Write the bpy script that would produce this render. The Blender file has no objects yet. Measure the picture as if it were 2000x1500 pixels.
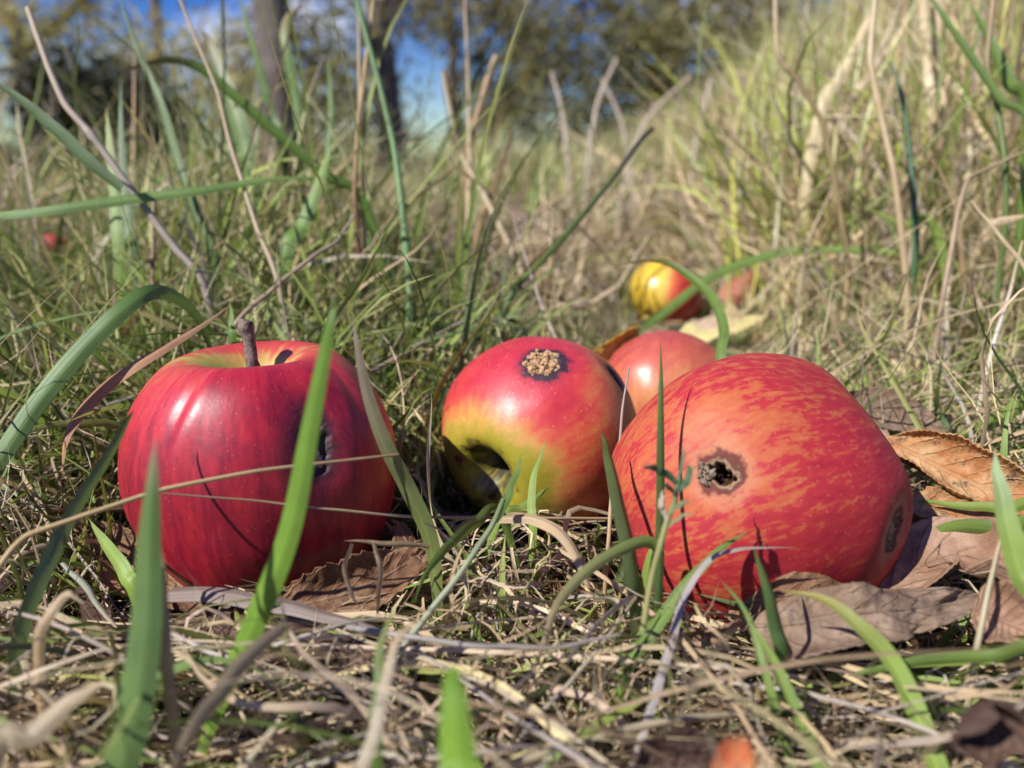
import bpy, math, random
import numpy as np
from mathutils import Vector, Matrix, Quaternion, noise as mnoise

random.seed(7)
RNG = np.random.default_rng(11)
scene = bpy.context.scene
col = scene.collection
R = math.radians

# ------------------------------------------------------------------ camera, sky, sun, exposure
CAM_H, PITCH, FPX = 0.113, R(15.0), 1570.0
cam_data = bpy.data.cameras.new('camera')
cam = bpy.data.objects.new('camera', cam_data)
col.objects.link(cam)
cam.location = (0, 0, CAM_H)
cam.rotation_euler = (R(90) - PITCH, 0, 0)
cam_data.sensor_width = 36.0
cam_data.lens = FPX / 2000.0 * 36.0
cam_data.clip_start = 0.005
cam_data.clip_end = 2000
cam_data.dof.use_dof = True
cam_data.dof.focus_distance = 0.200
cam_data.dof.aperture_fstop = 10.5
scene.camera = cam

SUN = Vector((-0.60, -0.41, 0.67)).normalized()
sun_elev = math.asin(SUN.z)
sun_az = math.atan2(SUN.x, SUN.y)
world = bpy.data.worlds.new('World')
scene.world = world
world.use_nodes = True
wt = world.node_tree
wt.nodes.clear()
w_out = wt.nodes.new('ShaderNodeOutputWorld')
w_bg = wt.nodes.new('ShaderNodeBackground')
w_sky = wt.nodes.new('ShaderNodeTexSky')
w_sky.sky_type = 'NISHITA'
w_sky.sun_disc = False
w_sky.sun_elevation = sun_elev
w_sky.sun_rotation = sun_az
w_sky.air_density = 1.0
w_sky.dust_density = 0.3
w_sky.ozone_density = 3.0
w_tc = wt.nodes.new('ShaderNodeTexCoord')
w_map = wt.nodes.new('ShaderNodeMapping')
w_map.inputs['Scale'].default_value = (1, 1, 2.2)
w_map.inputs['Location'].default_value = (1.3, 0.1, 0.0)
w_n = wt.nodes.new('ShaderNodeTexNoise')
w_n.inputs['Scale'].default_value = 3.2
w_n.inputs['Detail'].default_value = 7
w_r = wt.nodes.new('ShaderNodeValToRGB')
w_r.color_ramp.elements[0].position = 0.56
w_r.color_ramp.elements[1].position = 0.70
w_mix = wt.nodes.new('ShaderNodeMix')
w_mix.data_type = 'RGBA'
w_mix.inputs[7].default_value = (12.5, 12.6, 13.2, 1)
w_hsv = wt.nodes.new('ShaderNodeHueSaturation')
w_hsv.inputs['Saturation'].default_value = 1.6
w_hsv.inputs['Value'].default_value = 1.7
w_hsv.inputs['Hue'].default_value = 0.533
wt.links.new(w_tc.outputs['Generated'], w_map.inputs['Vector'])
wt.links.new(w_map.outputs[0], w_n.inputs['Vector'])
wt.links.new(w_n.outputs[0], w_r.inputs[0])
wt.links.new(w_r.outputs[0], w_mix.inputs[0])
wt.links.new(w_sky.outputs[0], w_hsv.inputs['Color'])
wt.links.new(w_hsv.outputs[0], w_mix.inputs[6])
wt.links.new(w_mix.outputs[2], w_bg.inputs[0])
w_bg.inputs[1].default_value = 0.052
wt.links.new(w_bg.outputs[0], w_out.inputs[0])

sun_l = bpy.data.lights.new('sun', 'SUN')
sun_l.energy = 5.0
sun_l.angle = R(0.53)
sun_l.color = (1.0, 0.97, 0.925)
sun_o = bpy.data.objects.new('sun', sun_l)
col.objects.link(sun_o)
sun_o.rotation_euler = SUN.to_track_quat('Z', 'Y').to_euler()
sun_o.location = (0, 0, 20)

scene.view_settings.view_transform = 'Standard'
scene.view_settings.look = 'None'
scene.view_settings.exposure = 0.46
scene.view_settings.gamma = 1
scene.cycles.use_denoising = True
scene.cycles.max_bounces = 6
scene.cycles.transparent_max_bounces = 4

# ------------------------------------------------------------------ helpers
FWD = Vector((0, math.cos(PITCH), -math.sin(PITCH)))
UP = Vector((0, math.sin(PITCH), math.cos(PITCH)))
RIGHT = Vector((1, 0, 0))


def P(px, py, d):
    """photograph pixel (2000 x 1500) at a distance d metres along the lens axis -> a point in the place"""
    return Vector((0, 0, CAM_H)) + d * (FWD + RIGHT * ((px - 1000) / FPX) + UP * ((750 - py) / FPX))


def V(cx, cy, cz):
    """direction given as right / up / towards the viewer"""
    return (RIGHT * cx + UP * cy - FWD * cz).normalized()


def VL(c):
    """like V, but relative to the line of sight to the point c"""
    f = (Vector((0, 0, CAM_H)) - Vector(c)).normalized()
    r = f.cross(UP).normalized() * -1
    u = f.cross(r).normalized()
    if u.z < 0:
        u = -u
    return lambda x, y, z: (r * x + u * y + f * z).normalized()


def project(p):
    """(...,3) array -> px, py, depth"""
    q = p - np.array([0, 0, CAM_H])
    d = q @ np.array(FWD)
    d = np.where(np.abs(d) < 1e-4, 1e-4, d)
    return 1000 + FPX * q[..., 0] / d, 750 - FPX * (q @ np.array(UP)) / d, d


def lin(r, g, b):
    f = lambda c: (c / 255 / 12.92) if c <= 10 else ((c / 255 + 0.055) / 1.055) ** 2.4
    return (f(r), f(g), f(b))


def _h(ix, iy, iz, s):
    n = (ix * 374761393 + iy * 668265263 + iz * 2147483647 + s * 974634777) & 0xFFFFFFFF
    n = ((n ^ (n >> 13)) * 1274126177) & 0xFFFFFFFF
    return ((n ^ (n >> 16)) & 0xFFFFFF) / float(0xFFFFFF)


def vnoise(p, s=0):
    """smooth value noise 0..1 on an (N,3) array"""
    p = np.asarray(p, float)
    i = np.floor(p).astype(np.int64)
    f = p - i
    f = f * f * (3 - 2 * f)
    r = 0
    for dx in (0, 1):
        for dy in (0, 1):
            for dz in (0, 1):
                w = ((f[:, 0] if dx else 1 - f[:, 0]) * (f[:, 1] if dy else 1 - f[:, 1]) * (f[:, 2] if dz else 1 - f[:, 2]))
                r = r + w * _h(i[:, 0] + dx, i[:, 1] + dy, i[:, 2] + dz, s)
    return r


def fbm(p, s=0, o=4):
    p = np.asarray(p, float)
    r, a, t = 0, 1.0, 0
    for k in range(o):
        r = r + a * vnoise(p * (2 ** k) + 17.3 * k, s + k)
        t += a
        a *= 0.5
    return r / t


def sstep(a, b, x):
    t = np.clip((x - a) / (b - a), 0, 1)
    return t * t * (3 - 2 * t)


def mesh_np(name, verts, faces, mat, attrs=None, uv=None, smooth=True, parent=None):
    """faces: (M,k) int array of equal-sized polygons"""
    me = bpy.data.meshes.new(name)
    verts = np.asarray(verts, np.float32)
    faces = np.asarray(faces, np.int32)
    k = faces.shape[1]
    me.vertices.add(len(verts))
    me.vertices.foreach_set('co', verts.ravel())
    me.loops.add(faces.size)
    me.loops.foreach_set('vertex_index', faces.ravel())
    me.polygons.add(len(faces))
    me.polygons.foreach_set('loop_start', np.arange(0, faces.size, k, dtype=np.int32))
    if smooth:
        me.polygons.foreach_set('use_smooth', np.ones(len(faces), bool))
    me.update(calc_edges=True)
    for an, (ty, data) in (attrs or {}).items():
        at = me.attributes.new(an, ty, 'POINT')
        data = np.asarray(data, np.float32)
        if ty == 'FLOAT_COLOR':
            if data.shape[1] == 3:
                data = np.c_[data, np.ones(len(data))]
            at.data.foreach_set('color', data.astype(np.float32).ravel())
        elif ty == 'FLOAT_VECTOR':
            at.data.foreach_set('vector', data.ravel())
        else:
            at.data.foreach_set('value', data.ravel())
    me.validate()
    me.materials.append(mat)
    o = bpy.data.objects.new(name, me)
    col.objects.link(o)
    if parent:
        o.parent = parent
    return o


def tag(o, label=None, cat=None, group=None, kind=None):
    if label: o['label'] = label
    if cat: o['category'] = cat
    if group: o['group'] = group
    if kind: o['kind'] = kind
    return o


def spline(pts, n):
    """Catmull-Rom through control points (k,c) -> (n,c)"""
    pts = np.asarray(pts, float)
    k = len(pts)
    if k == 2:
        t = np.linspace(0, 1, n)[:, None]
        return pts[0] * (1 - t) + pts[1] * t
    e = np.vstack([2 * pts[0] - pts[1], pts, 2 * pts[-1] - pts[-2]])
    u = np.linspace(0, k - 1, n)
    i = np.clip(u.astype(int), 0, k - 2)
    t = (u - i)[:, None]
    p0, p1, p2, p3 = e[i], e[i + 1], e[i + 2], e[i + 3]
    return 0.5 * (2 * p1 + (p2 - p0) * t + (2 * p0 - 5 * p1 + 4 * p2 - p3) * t ** 2 + (3 * p1 - p0 - 3 * p2 + p3) * t ** 3)


def grid_faces(nu, nv, wrap=False):
    i = np.arange(nu - 1)[:, None]
    j = np.arange(nv if wrap else nv - 1)[None, :]
    a = i * nv + j
    b = i * nv + (j + 1) % nv
    return np.stack([a, b, b + nv, a + nv], -1).reshape(-1, 4)


def norm(a):
    return a / np.maximum(np.linalg.norm(a, axis=-1, keepdims=True), 1e-9)


# ------------------------------------------------------------------ materials
class NT:
    def __init__(self, name):
        self.m = bpy.data.materials.new(name)
        self.m.use_nodes = True
        self.t = self.m.node_tree
        self.t.nodes.clear()
        self.out = self.t.nodes.new('ShaderNodeOutputMaterial')

    def n(self, ty, **kw):
        nd = self.t.nodes.new('ShaderNode' + ty)
        for k, v in kw.items():
            if k.startswith('_'):
                setattr(nd, k[1:], v)
        for k, v in kw.items():
            if k.startswith('_'):
                continue
            key = int(k[1:]) if k[0] == 'i' and k[1:].isdigit() else k.replace('__', ' ')
            s = nd.inputs[key]
            if isinstance(v, bpy.types.NodeSocket):
                self.t.links.new(v, s)
            else:
                if isinstance(v, (tuple, list)) and len(v) == 3 and s.type == 'RGBA':
                    v = (*v, 1)
                s.default_value = v
        return nd

    def attr(self, name, o='Fac'):
        a = self.t.nodes.new('ShaderNodeAttribute')
        a.attribute_name = name
        return a.outputs[o]

    def math(self, op, a, b=0.0, clamp=False):
        return self.n('Math', _operation=op, _use_clamp=clamp, i0=a, i1=b).outputs[0]

    def mix(self, f, a, b, mode='MIX'):
        return self.n('Mix', _data_type='RGBA', _blend_type=mode, i0=f, i6=a, i7=b).outputs[2]

    def ramp(self, f, stops, interp='LINEAR'):
        r = self.n('ValToRGB', i0=f)
        cr = r.color_ramp
        cr.interpolation = interp
        while len(cr.elements) < len(stops):
            cr.elements.new(0.5)
        for e, (p, c) in zip(cr.elements, stops):
            e.position = p
            e.color = (*c, 1) if not isinstance(c, (int, float)) else (c, c, c, 1)
        return r.outputs[0]

    def noise(self, vec, scale, detail=3, rough=0.5):
        kw = dict(Scale=scale, Detail=detail, Roughness=rough)
        if vec is not None:
            kw['Vector'] = vec
        return self.n('TexNoise', **kw).outputs[0]

    def obj(self):
        return self.n('TexCoord').outputs['Object']

    def done(self, sh):
        self.t.links.new(sh, self.out.inputs[0])
        return self.m


def grass_material(name, trans=0.35, rough=0.5, spec=0.35):
    t = NT(name)
    c = t.attr('Col', 'Color')
    uvx = t.attr('gu')      # across  -1..1
    uvy = t.attr('gv')      # along, metres
    cmb = t.n('CombineXYZ', X=t.math('MULTIPLY', uvx, 8.0), Y=t.math('MULTIPLY', uvy, 45.0), Z=t.attr('gr')).outputs[0]
    streak = t.noise(cmb, 1.6, 3)
    o = t.obj()
    blot = t.noise(o, 130.0, 3)
    k = t.math('ADD', t.math('MULTIPLY', streak, 0.55), t.math('MULTIPLY', blot, 0.75))
    k = t.math('ADD', k, 0.38)
    cc = t.n('VectorMath', _operation='SCALE', i0=c, Scale=k).outputs[0]
    cc = t.mix(t.ramp(t.math('ABSOLUTE', uvx), [(0.06, 0.32), (0.16, 0.0)]), cc, t.n('VectorMath', _operation='SCALE', i0=c, Scale=1.7).outputs[0])
    # pale dry flecks
    fl = t.ramp(t.noise(cmb, 5.0, 2), [(0.66, 0.0), (0.74, 1.0)])
    fl = t.math('MULTIPLY', fl, 0.3)
    cc = t.mix(fl, cc, (0.32, 0.30, 0.20))
    bump = t.n('Bump', Strength=0.35, Distance=0.0004, Height=t.noise(t.n('CombineXYZ', X=t.math('MULTIPLY', uvx, 9.0), Y=t.math('MULTIPLY', uvy, 10.0)).outputs[0], 1.5, 1)).outputs[0]
    p = t.n('BsdfPrincipled', Base__Color=cc, Roughness=rough, Specular__IOR__Level=spec, Normal=bump)
    tc = t.mix(0.5, cc, t.mix(1.0, cc, (1.0, 1.0, 0.45), 'MULTIPLY'))
    tr = t.n('BsdfTranslucent', Color=tc)
    return t.done(t.n('MixShader', i0=trans, i1=p.outputs[0], i2=tr.outputs[0]).outputs[0])


M_GREEN = grass_material('green_grass_blade', 0.30, 0.42, 0.4)
M_DRY = grass_material('dry_grass_straw', 0.2, 0.45, 0.4)


def leafcard_material(name):
    t = NT(name)
    c = t.attr('Col', 'Color')
    p = t.n('BsdfPrincipled', Base__Color=c, Roughness=0.5, Specular__IOR__Level=0.4)
    tr = t.n('BsdfTranslucent', Color=t.mix(1.0, c, (1.2, 1.15, 0.6), 'MULTIPLY'))
    return t.done(t.n('MixShader', i0=0.4, i1=p.outputs[0], i2=tr.outputs[0]).outputs[0])


M_CROWN = leafcard_material('tree_foliage')


def bark_material():
    t = NT('bark')
    o = t.obj()
    m = t.n('Mapping', Vector=o, Scale=(9, 9, 2.2)).outputs[0]
    n1 = t.noise(m, 2.5, 6, 0.65)
    n2 = t.noise(o, 3.0, 4)
    c = t.ramp(n1, [(0.32, (0.02, 0.016, 0.014)), (0.52, (0.11, 0.085, 0.07)), (0.72, (0.22, 0.18, 0.15))])
    c = t.mix(t.ramp(n2, [(0.5, 0.0), (0.7, 0.5)]), c, (0.13, 0.14, 0.09))
    b = t.n('Bump', Strength=0.8, Distance=0.02, Height=n1).outputs[0]
    return t.done(t.n('BsdfPrincipled', Base__Color=c, Roughness=0.9, Normal=b).outputs[0])


M_BARK = bark_material()


def soil_material():
    t = NT('soil')
    o = t.obj()
    n1 = t.noise(o, 90, 6, 0.7)
    n2 = t.noise(o, 6, 4)
    c = t.ramp(n1, [(0.3, (0.018, 0.012, 0.008)), (0.55, (0.06, 0.042, 0.028)), (0.75, (0.14, 0.105, 0.07))])
    far = t.ramp(n2, [(0.35, (0.07, 0.085, 0.03)), (0.6, (0.20, 0.16, 0.085))])
    dist = t.n('VectorMath', _operation='LENGTH', i0=o).outputs['Value']
    c = t.mix(t.ramp(t.math('MULTIPLY', dist, 0.1), [(0.15, 0.0), (0.5, 1.0)]), c, far)
    b = t.n('Bump', Strength=0.9, Distance=0.004, Height=n1).outputs[0]
    return t.done(t.n('BsdfPrincipled', Base__Color=c, Roughness=0.95, Specular__IOR__Level=0.1, Normal=b).outputs[0])


M_SOIL = soil_material()


def apple_material(name, ramp, K=(3.0, 0.9), stripe=0.9, mott=0.25, lent=0.4, lentcol=(0.75, 0.55, 0.25), wound=None, rough=0.3, russet=0.15, spec=0.5):
    t = NT(name)
    pol = t.attr('pol', 'Vector')
    v = t.n('Mapping', Vector=pol, Scale=(K[0], K[0], K[1])).outputs[0]
    o = t.obj()
    warp = t.n('TexNoise', Vector=o, Scale=60.0, Detail=2).outputs[1]
    v = t.n('VectorMath', _operation='ADD', i0=v, i1=t.n('VectorMath', _operation='SCALE', i0=warp, Scale=0.5).outputs[0]).outputs[0]
    s1 = t.noise(v, 2.2, 4, 0.6)
    s2 = t.noise(v, 6.0, 3, 0.55)
    m1 = t.noise(o, 45.0, 5, 0.6)
    m2 = t.noise(o, 260.0, 3, 0.6)
    f = t.attr('blush')
    fade = t.ramp(t.math('SINE', t.n('SeparateXYZ', Vector=pol).outputs[2]), [(0.1, 0.15), (0.75, 1.0)])
    sd = t.math('ADD', t.math('MULTIPLY', t.math('SUBTRACT', s1, 0.5), stripe), t.math('MULTIPLY', t.math('SUBTRACT', s2, 0.5), stripe * 0.75))
    sd = t.math('MULTIPLY', sd, fade)
    md = t.math('ADD', t.math('MULTIPLY', t.math('SUBTRACT', m1, 0.5), mott), t.math('MULTIPLY', t.math('SUBTRACT', m2, 0.5), mott * 0.9))
    f = t.math('ADD', t.math('ADD', f, sd), md, True)
    c = t.ramp(f, ramp)
    # lenticels: small pale dots
    vo = t.n('TexVoronoi', _feature='F1', Vector=o, Scale=760.0, Randomness=1.0)
    rnd = t.n('SeparateColor', Color=vo.outputs['Color']).outputs[0]
    dot = t.math('MULTIPLY', t.ramp(vo.outputs['Distance'], [(0.10, 1.0), (0.22, 0.0)]), t.ramp(rnd, [(0.45, 0.0), (0.6, 1.0)]))
    c = t.mix(t.math('MULTIPLY', dot, lent), c, lentcol)
    # corky specks and dirt
    vo2 = t.n('TexVoronoi', _feature='F1', Vector=t.n('VectorMath', _operation='ADD', i0=o, i1=t.n('VectorMath', _operation='SCALE', i0=warp, Scale=0.004).outputs[0]).outputs[0], Scale=75.0)
    r2 = t.n('SeparateColor', Color=vo2.outputs['Color']).outputs[1]
    sp = t.math('MULTIPLY', t.ramp(vo2.outputs['Distance'], [(0.07, 1.0), (0.16, 0.0)]), t.ramp(r2, [(0.80, 0.0), (0.85, 0.7)]))
    c = t.mix(sp, c, (0.24, 0.15, 0.08))
    rus = t.math('MULTIPLY', t.ramp(t.noise(o, 24, 6, 0.7), [(0.62, 0.0), (0.74, 1.0)]), russet)
    c = t.mix(rus, c, (0.28, 0.17, 0.08))
    bh = t.math('ADD', t.math('MULTIPLY', m2, 0.7), t.math('MULTIPLY', dot, 0.2))
    rg = t.math('ADD', t.math('ADD', t.math('MULTIPLY', m1, 0.26), t.math('MULTIPLY', m2, 0.16)), rough - 0.2)
    mo = t.ramp(t.attr('mould_shade'), [(0.55, 0.94), (1.0, 0.0)])  # black mould, also painted up the hollow's walls in place of shade
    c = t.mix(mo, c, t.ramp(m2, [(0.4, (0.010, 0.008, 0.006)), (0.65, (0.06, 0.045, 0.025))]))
    wf = 0.0
    if wound:
        q = t.attr('wound')
        qn = t.math('ADD', q, t.math('MULTIPLY', t.math('SUBTRACT', t.noise(o, 190.0, 4, 0.65), 0.5), 0.5))
        qs = t.math('MULTIPLY', qn, 0.4)        # 0..2.5 -> 0..1
        wc = t.ramp(qs, wound[0])
        wf = t.ramp(qs, wound[1])
        c = t.mix(wf, c, wc)
        bh = t.math('ADD', bh, t.math('MULTIPLY', t.math('MULTIPLY', t.noise(o, 480.0, 4, 0.7), wf), 3.0))
        rg = t.math('ADD', rg, t.math('MULTIPLY', wf, 0.25))
    b = t.n('Bump', Strength=0.25, Distance=0.0006, Height=bh).outputs[0]
    p = t.n('BsdfPrincipled', Base__Color=c, Roughness=rg, Specular__IOR__Level=spec, Normal=b, Coat__Weight=0.24 * spec, Coat__Roughness=0.42)
    p.inputs['Subsurface Weight'].default_value = 0.08
    p.inputs['Subsurface Radius'].default_value = (0.004, 0.0015, 0.0008)
    p.inputs['Subsurface Scale'].default_value = 1.0
    return t.done(p.outputs[0])


def plain_material(name, c1, c2, scale=300, rough=0.8, bump=0.5, dist=0.0004, stretch=(1, 1, 1)):
    t = NT(name)
    o = t.n('Mapping', Vector=t.obj(), Scale=stretch).outputs[0]
    n1 = t.noise(o, scale, 4, 0.65)
    c = t.ramp(n1, [(0.3, c1), (0.7, c2)])
    b = t.n('Bump', Strength=bump, Distance=dist, Height=n1).outputs[0]
    return t.done(t.n('BsdfPrincipled', Base__Color=c, Roughness=rough, Specular__IOR__Level=0.25, Normal=b).outputs[0])


M_STALK = plain_material('apple_stalk_bark', (0.045, 0.028, 0.02), (0.26, 0.20, 0.16), 700, 0.85, 0.9, 0.0005)
M_FRASS = plain_material('tan_frass', (0.22, 0.11, 0.045), (0.62, 0.42, 0.22), 900, 0.8)
M_GREYFRASS = plain_material('grey_frass', (0.06, 0.045, 0.03), (0.33, 0.25, 0.17), 900, 0.8)
M_ROT = plain_material('rotten_flesh', (0.012, 0.006, 0.004), (0.12, 0.06, 0.025), 700, 0.5)
M_SEPAL = plain_material('dry_sepal', (0.03, 0.02, 0.012), (0.14, 0.09, 0.05), 700, 0.85)


def leaf_material(name, stops, spots=0.5, spotcol=(0.03, 0.02, 0.018), vein=(0.4, 0.28, 0.18), veinf=0.35, rough=0.62, trans=0.12, edge=None):
    t = NT(name)
    o = t.obj()
    u, v = t.attr('lu'), t.attr('lv')
    av = t.math('ABSOLUTE', v)
    n1 = t.noise(o, 75.0, 5, 0.6)
    n2 = t.noise(o, 420.0, 4, 0.65)
    f = t.math('ADD', t.math('MULTIPLY', n1, 0.75), t.math('MULTIPLY', n2, 0.3))
    c = t.ramp(f, stops)
    # lateral veins run from the midrib towards the tip
    wob = t.math('MULTIPLY', t.noise(o, 60.0, 2), 0.9)
    ph = t.math('ADD', t.math('SUBTRACT', t.math('MULTIPLY', u, 9.0), t.math('MULTIPLY', av, 2.2)), wob)
    fr = t.math('ABSOLUTE', t.math('SUBTRACT', t.math('FRACT', ph), 0.5))
    lat = t.ramp(fr, [(0.0, 1.0), (0.085, 0.0)])
    lat = t.math('MULTIPLY', lat, t.ramp(t.noise(o, 140.0, 2), [(0.35, 0.15), (0.6, 1.0)]))
    mid = t.ramp(av, [(0.03, 1.0), (0.075, 0.0)])
    net = t.n('TexVoronoi', _feature='DISTANCE_TO_EDGE', Vector=o, Scale=620.0)
    netf = t.ramp(net.outputs['Distance'], [(0.0, 1.0), (0.12, 0.0)])
    vn = t.math('MAXIMUM', lat, mid)
    c = t.mix(t.math('MULTIPLY', vn, veinf * 0.9 * 1.0), c, vein)
    c = t.mix(t.math('MULTIPLY', netf, 0.05), c, spotcol)
    sp = t.ramp(t.noise(o, 170.0, 5, 0.7), [(0.56, 0.0), (0.66, 1.0)])
    c = t.mix(t.math('MULTIPLY', sp, spots), c, spotcol)
    if edge:
        c = t.mix(t.math('MULTIPLY', t.ramp(av, [(0.55, 0.0), (0.95, 1.0)]), edge[1]), c, edge[0])
    h = t.math('ADD', t.math('MULTIPLY', vn, 0.6), t.math('ADD', t.math('MULTIPLY', n2, 0.8), t.math('MULTIPLY', netf, -0.08)))
    b = t.n('Bump', Strength=0.75, Distance=0.0007, Height=h).outputs[0]
    p = t.n('BsdfPrincipled', Base__Color=c, Roughness=rough, Specular__IOR__Level=0.3, Normal=b)
    tr = t.n('BsdfTranslucent', Color=c)
    return t.done(t.n('MixShader', i0=trans, i1=p.outputs[0], i2=tr.outputs[0]).outputs[0])


ML_BROWN = leaf_material('brown_leaf', [(0.3, (0.07, 0.03, 0.015)), (0.5, (0.19, 0.095, 0.045)), (0.68, (0.33, 0.20, 0.11))], 0.75)
ML_GREY = leaf_material('grey_brown_leaf', [(0.3, (0.085, 0.052, 0.032)), (0.5, (0.21, 0.14, 0.09)), (0.7, (0.34, 0.24, 0.165))], 0.6, (0.025, 0.022, 0.025), (0.2, 0.14, 0.1), 0.3)
ML_PINK = leaf_material('pinkish_brown_leaf', [(0.3, (0.15, 0.078, 0.045)), (0.5, (0.29, 0.165, 0.10)), (0.7, (0.42, 0.275, 0.185))], 0.25, (0.06, 0.04, 0.035), (0.24, 0.15, 0.11), 0.25)
ML_ORANGE = leaf_material('orange_leaf', [(0.34, (0.20, 0.075, 0.03)), (0.48, (0.40, 0.17, 0.06)), (0.62, (0.48, 0.31, 0.15))], 0.85, (0.07, 0.035, 0.03), (0.36, 0.18, 0.08), 0.3)
ML_DARK = leaf_material('dark_brown_leaf', [(0.3, (0.03, 0.016, 0.012)), (0.52, (0.09, 0.05, 0.035)), (0.7, (0.17, 0.10, 0.07))], 0.5, (0.015, 0.01, 0.012), (0.16, 0.09, 0.05), 0.3)
ML_YELLOW = leaf_material('yellow_leaf', [(0.3, (0.45, 0.24, 0.02)), (0.5, (0.62, 0.40, 0.05)), (0.7, (0.66, 0.52, 0.16))], 0.25, (0.16, 0.08, 0.03))
ML_MAUVE = leaf_material('yellow_mauve_leaf', [(0.36, (0.30, 0.19, 0.16)), (0.48, (0.46, 0.32, 0.22)), (0.58, (0.58, 0.50, 0.20))], 0.3, (0.16, 0.10, 0.10))
ML_RED = leaf_material('red_brown_leaf', [(0.3, (0.22, 0.055, 0.03)), (0.5, (0.38, 0.12, 0.07)), (0.7, (0.46, 0.21, 0.13))], 0.35)

ML_TIP = leaf_material('orange_red_leaf_tip', [(0.35, (0.38, 0.05, 0.025)), (0.5, (0.50, 0.15, 0.05)), (0.65, (0.52, 0.24, 0.09))], 0.4)


# ------------------------------------------------------------------ ground
def gz(x, y):
    x = np.asarray(x, float)
    y = np.asarray(y, float)
    sh = np.broadcast(x, y).shape
    p = np.stack([np.broadcast_to(x, sh).ravel(), np.broadcast_to(y, sh).ravel(), np.zeros(sh).ravel()], 1)
    d = np.hypot(p[:, 0], p[:, 1])
    z = -0.004 + 0.012 * (vnoise(p * 14, 3) - 0.5) * sstep(0.0, 0.2, d) + 0.06 * (vnoise(p * 1.3, 4) - 0.5) * sstep(0.7, 3, d) + 0.5 * (vnoise(p * 0.12, 5) - 0.5) * sstep(6, 30, d)
    z = z + 0.30 * sstep(.10, .85, p[:, 0]) * sstep(.35, 1.1, p[:, 1]) * (1 - .6 * sstep(2.5, 8, p[:, 1]))
    return z.reshape(sh)


nr, na = 170, 160
rad = np.r_[0.0, np.geomspace(0.03, 300, nr - 1)]
ang = np.linspace(0, 2 * np.pi, na, endpoint=False)
gx, gy = rad[:, None] * np.cos(ang), rad[:, None] * np.sin(ang)
gv = np.stack([gx, gy, gz(gx, gy)], -1).reshape(-1, 3)
tag(mesh_np('ground', gv, grid_faces(nr, na, True), M_SOIL), 'dark brown orchard soil under the grass', 'ground', kind='structure')


# ------------------------------------------------------------------ apples
APPLES = []     # (centre, radius) for keeping grass out of the fruit


def tube(path, radii, nseg=10, rough=0.0, seed=0, cap=True):
    path = np.asarray(path, float)
    n = len(path)
    tang = norm(np.gradient(path, axis=0))
    ref = np.array([0.3, 0.9, 0.2])
    s = norm(np.cross(tang, ref))
    b = np.cross(tang, s)
    a = np.linspace(0, 2 * np.pi, nseg, endpoint=False)
    rr = np.asarray(radii, float)[:, None] * np.ones(nseg)
    vv = path[:, None, :] + rr[..., None] * (np.cos(a)[None, :, None] * s[:, None, :] + np.sin(a)[None, :, None] * b[:, None, :])
    vv = vv.reshape(-1, 3)
    if rough:
        sc = 1.0 / np.mean(radii)
        k = 1 + rough * (vnoise(vv * sc * 0.9, seed) - 0.5) * 2
        c = np.repeat(path, nseg, 0)
        vv = c + (vv - c) * k[:, None]
    f = grid_faces(n, nseg, True)
    if cap:
        base = len(vv)
        vv = np.vstack([vv, path[0], path[-1]])
        i = np.arange(nseg)
        j = (i + 1) % nseg
        c0 = np.stack([np.full(nseg, base), j, i, i], 1)
        c1 = np.stack([np.full(nseg, base + 1), (n - 1) * nseg + i, (n - 1) * nseg + j, (n - 1) * nseg + j], 1)
        f = np.vstack([f, c0, c1])
    return vv, f


def tri_mesh(name, v, f, mat, parent=None):
    me = bpy.data.meshes.new(name)
    faces = [tuple(dict.fromkeys(int(x) for x in q)) for q in f]
    me.from_pydata([tuple(map(float, q)) for q in v], [], faces)
    for p in me.polygons:
        p.use_smooth = True
    me.materials.append(mat)
    o = bpy.data.objects.new(name, me)
    col.objects.link(o)
    if parent:
        o.parent = parent
    return o


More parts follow.
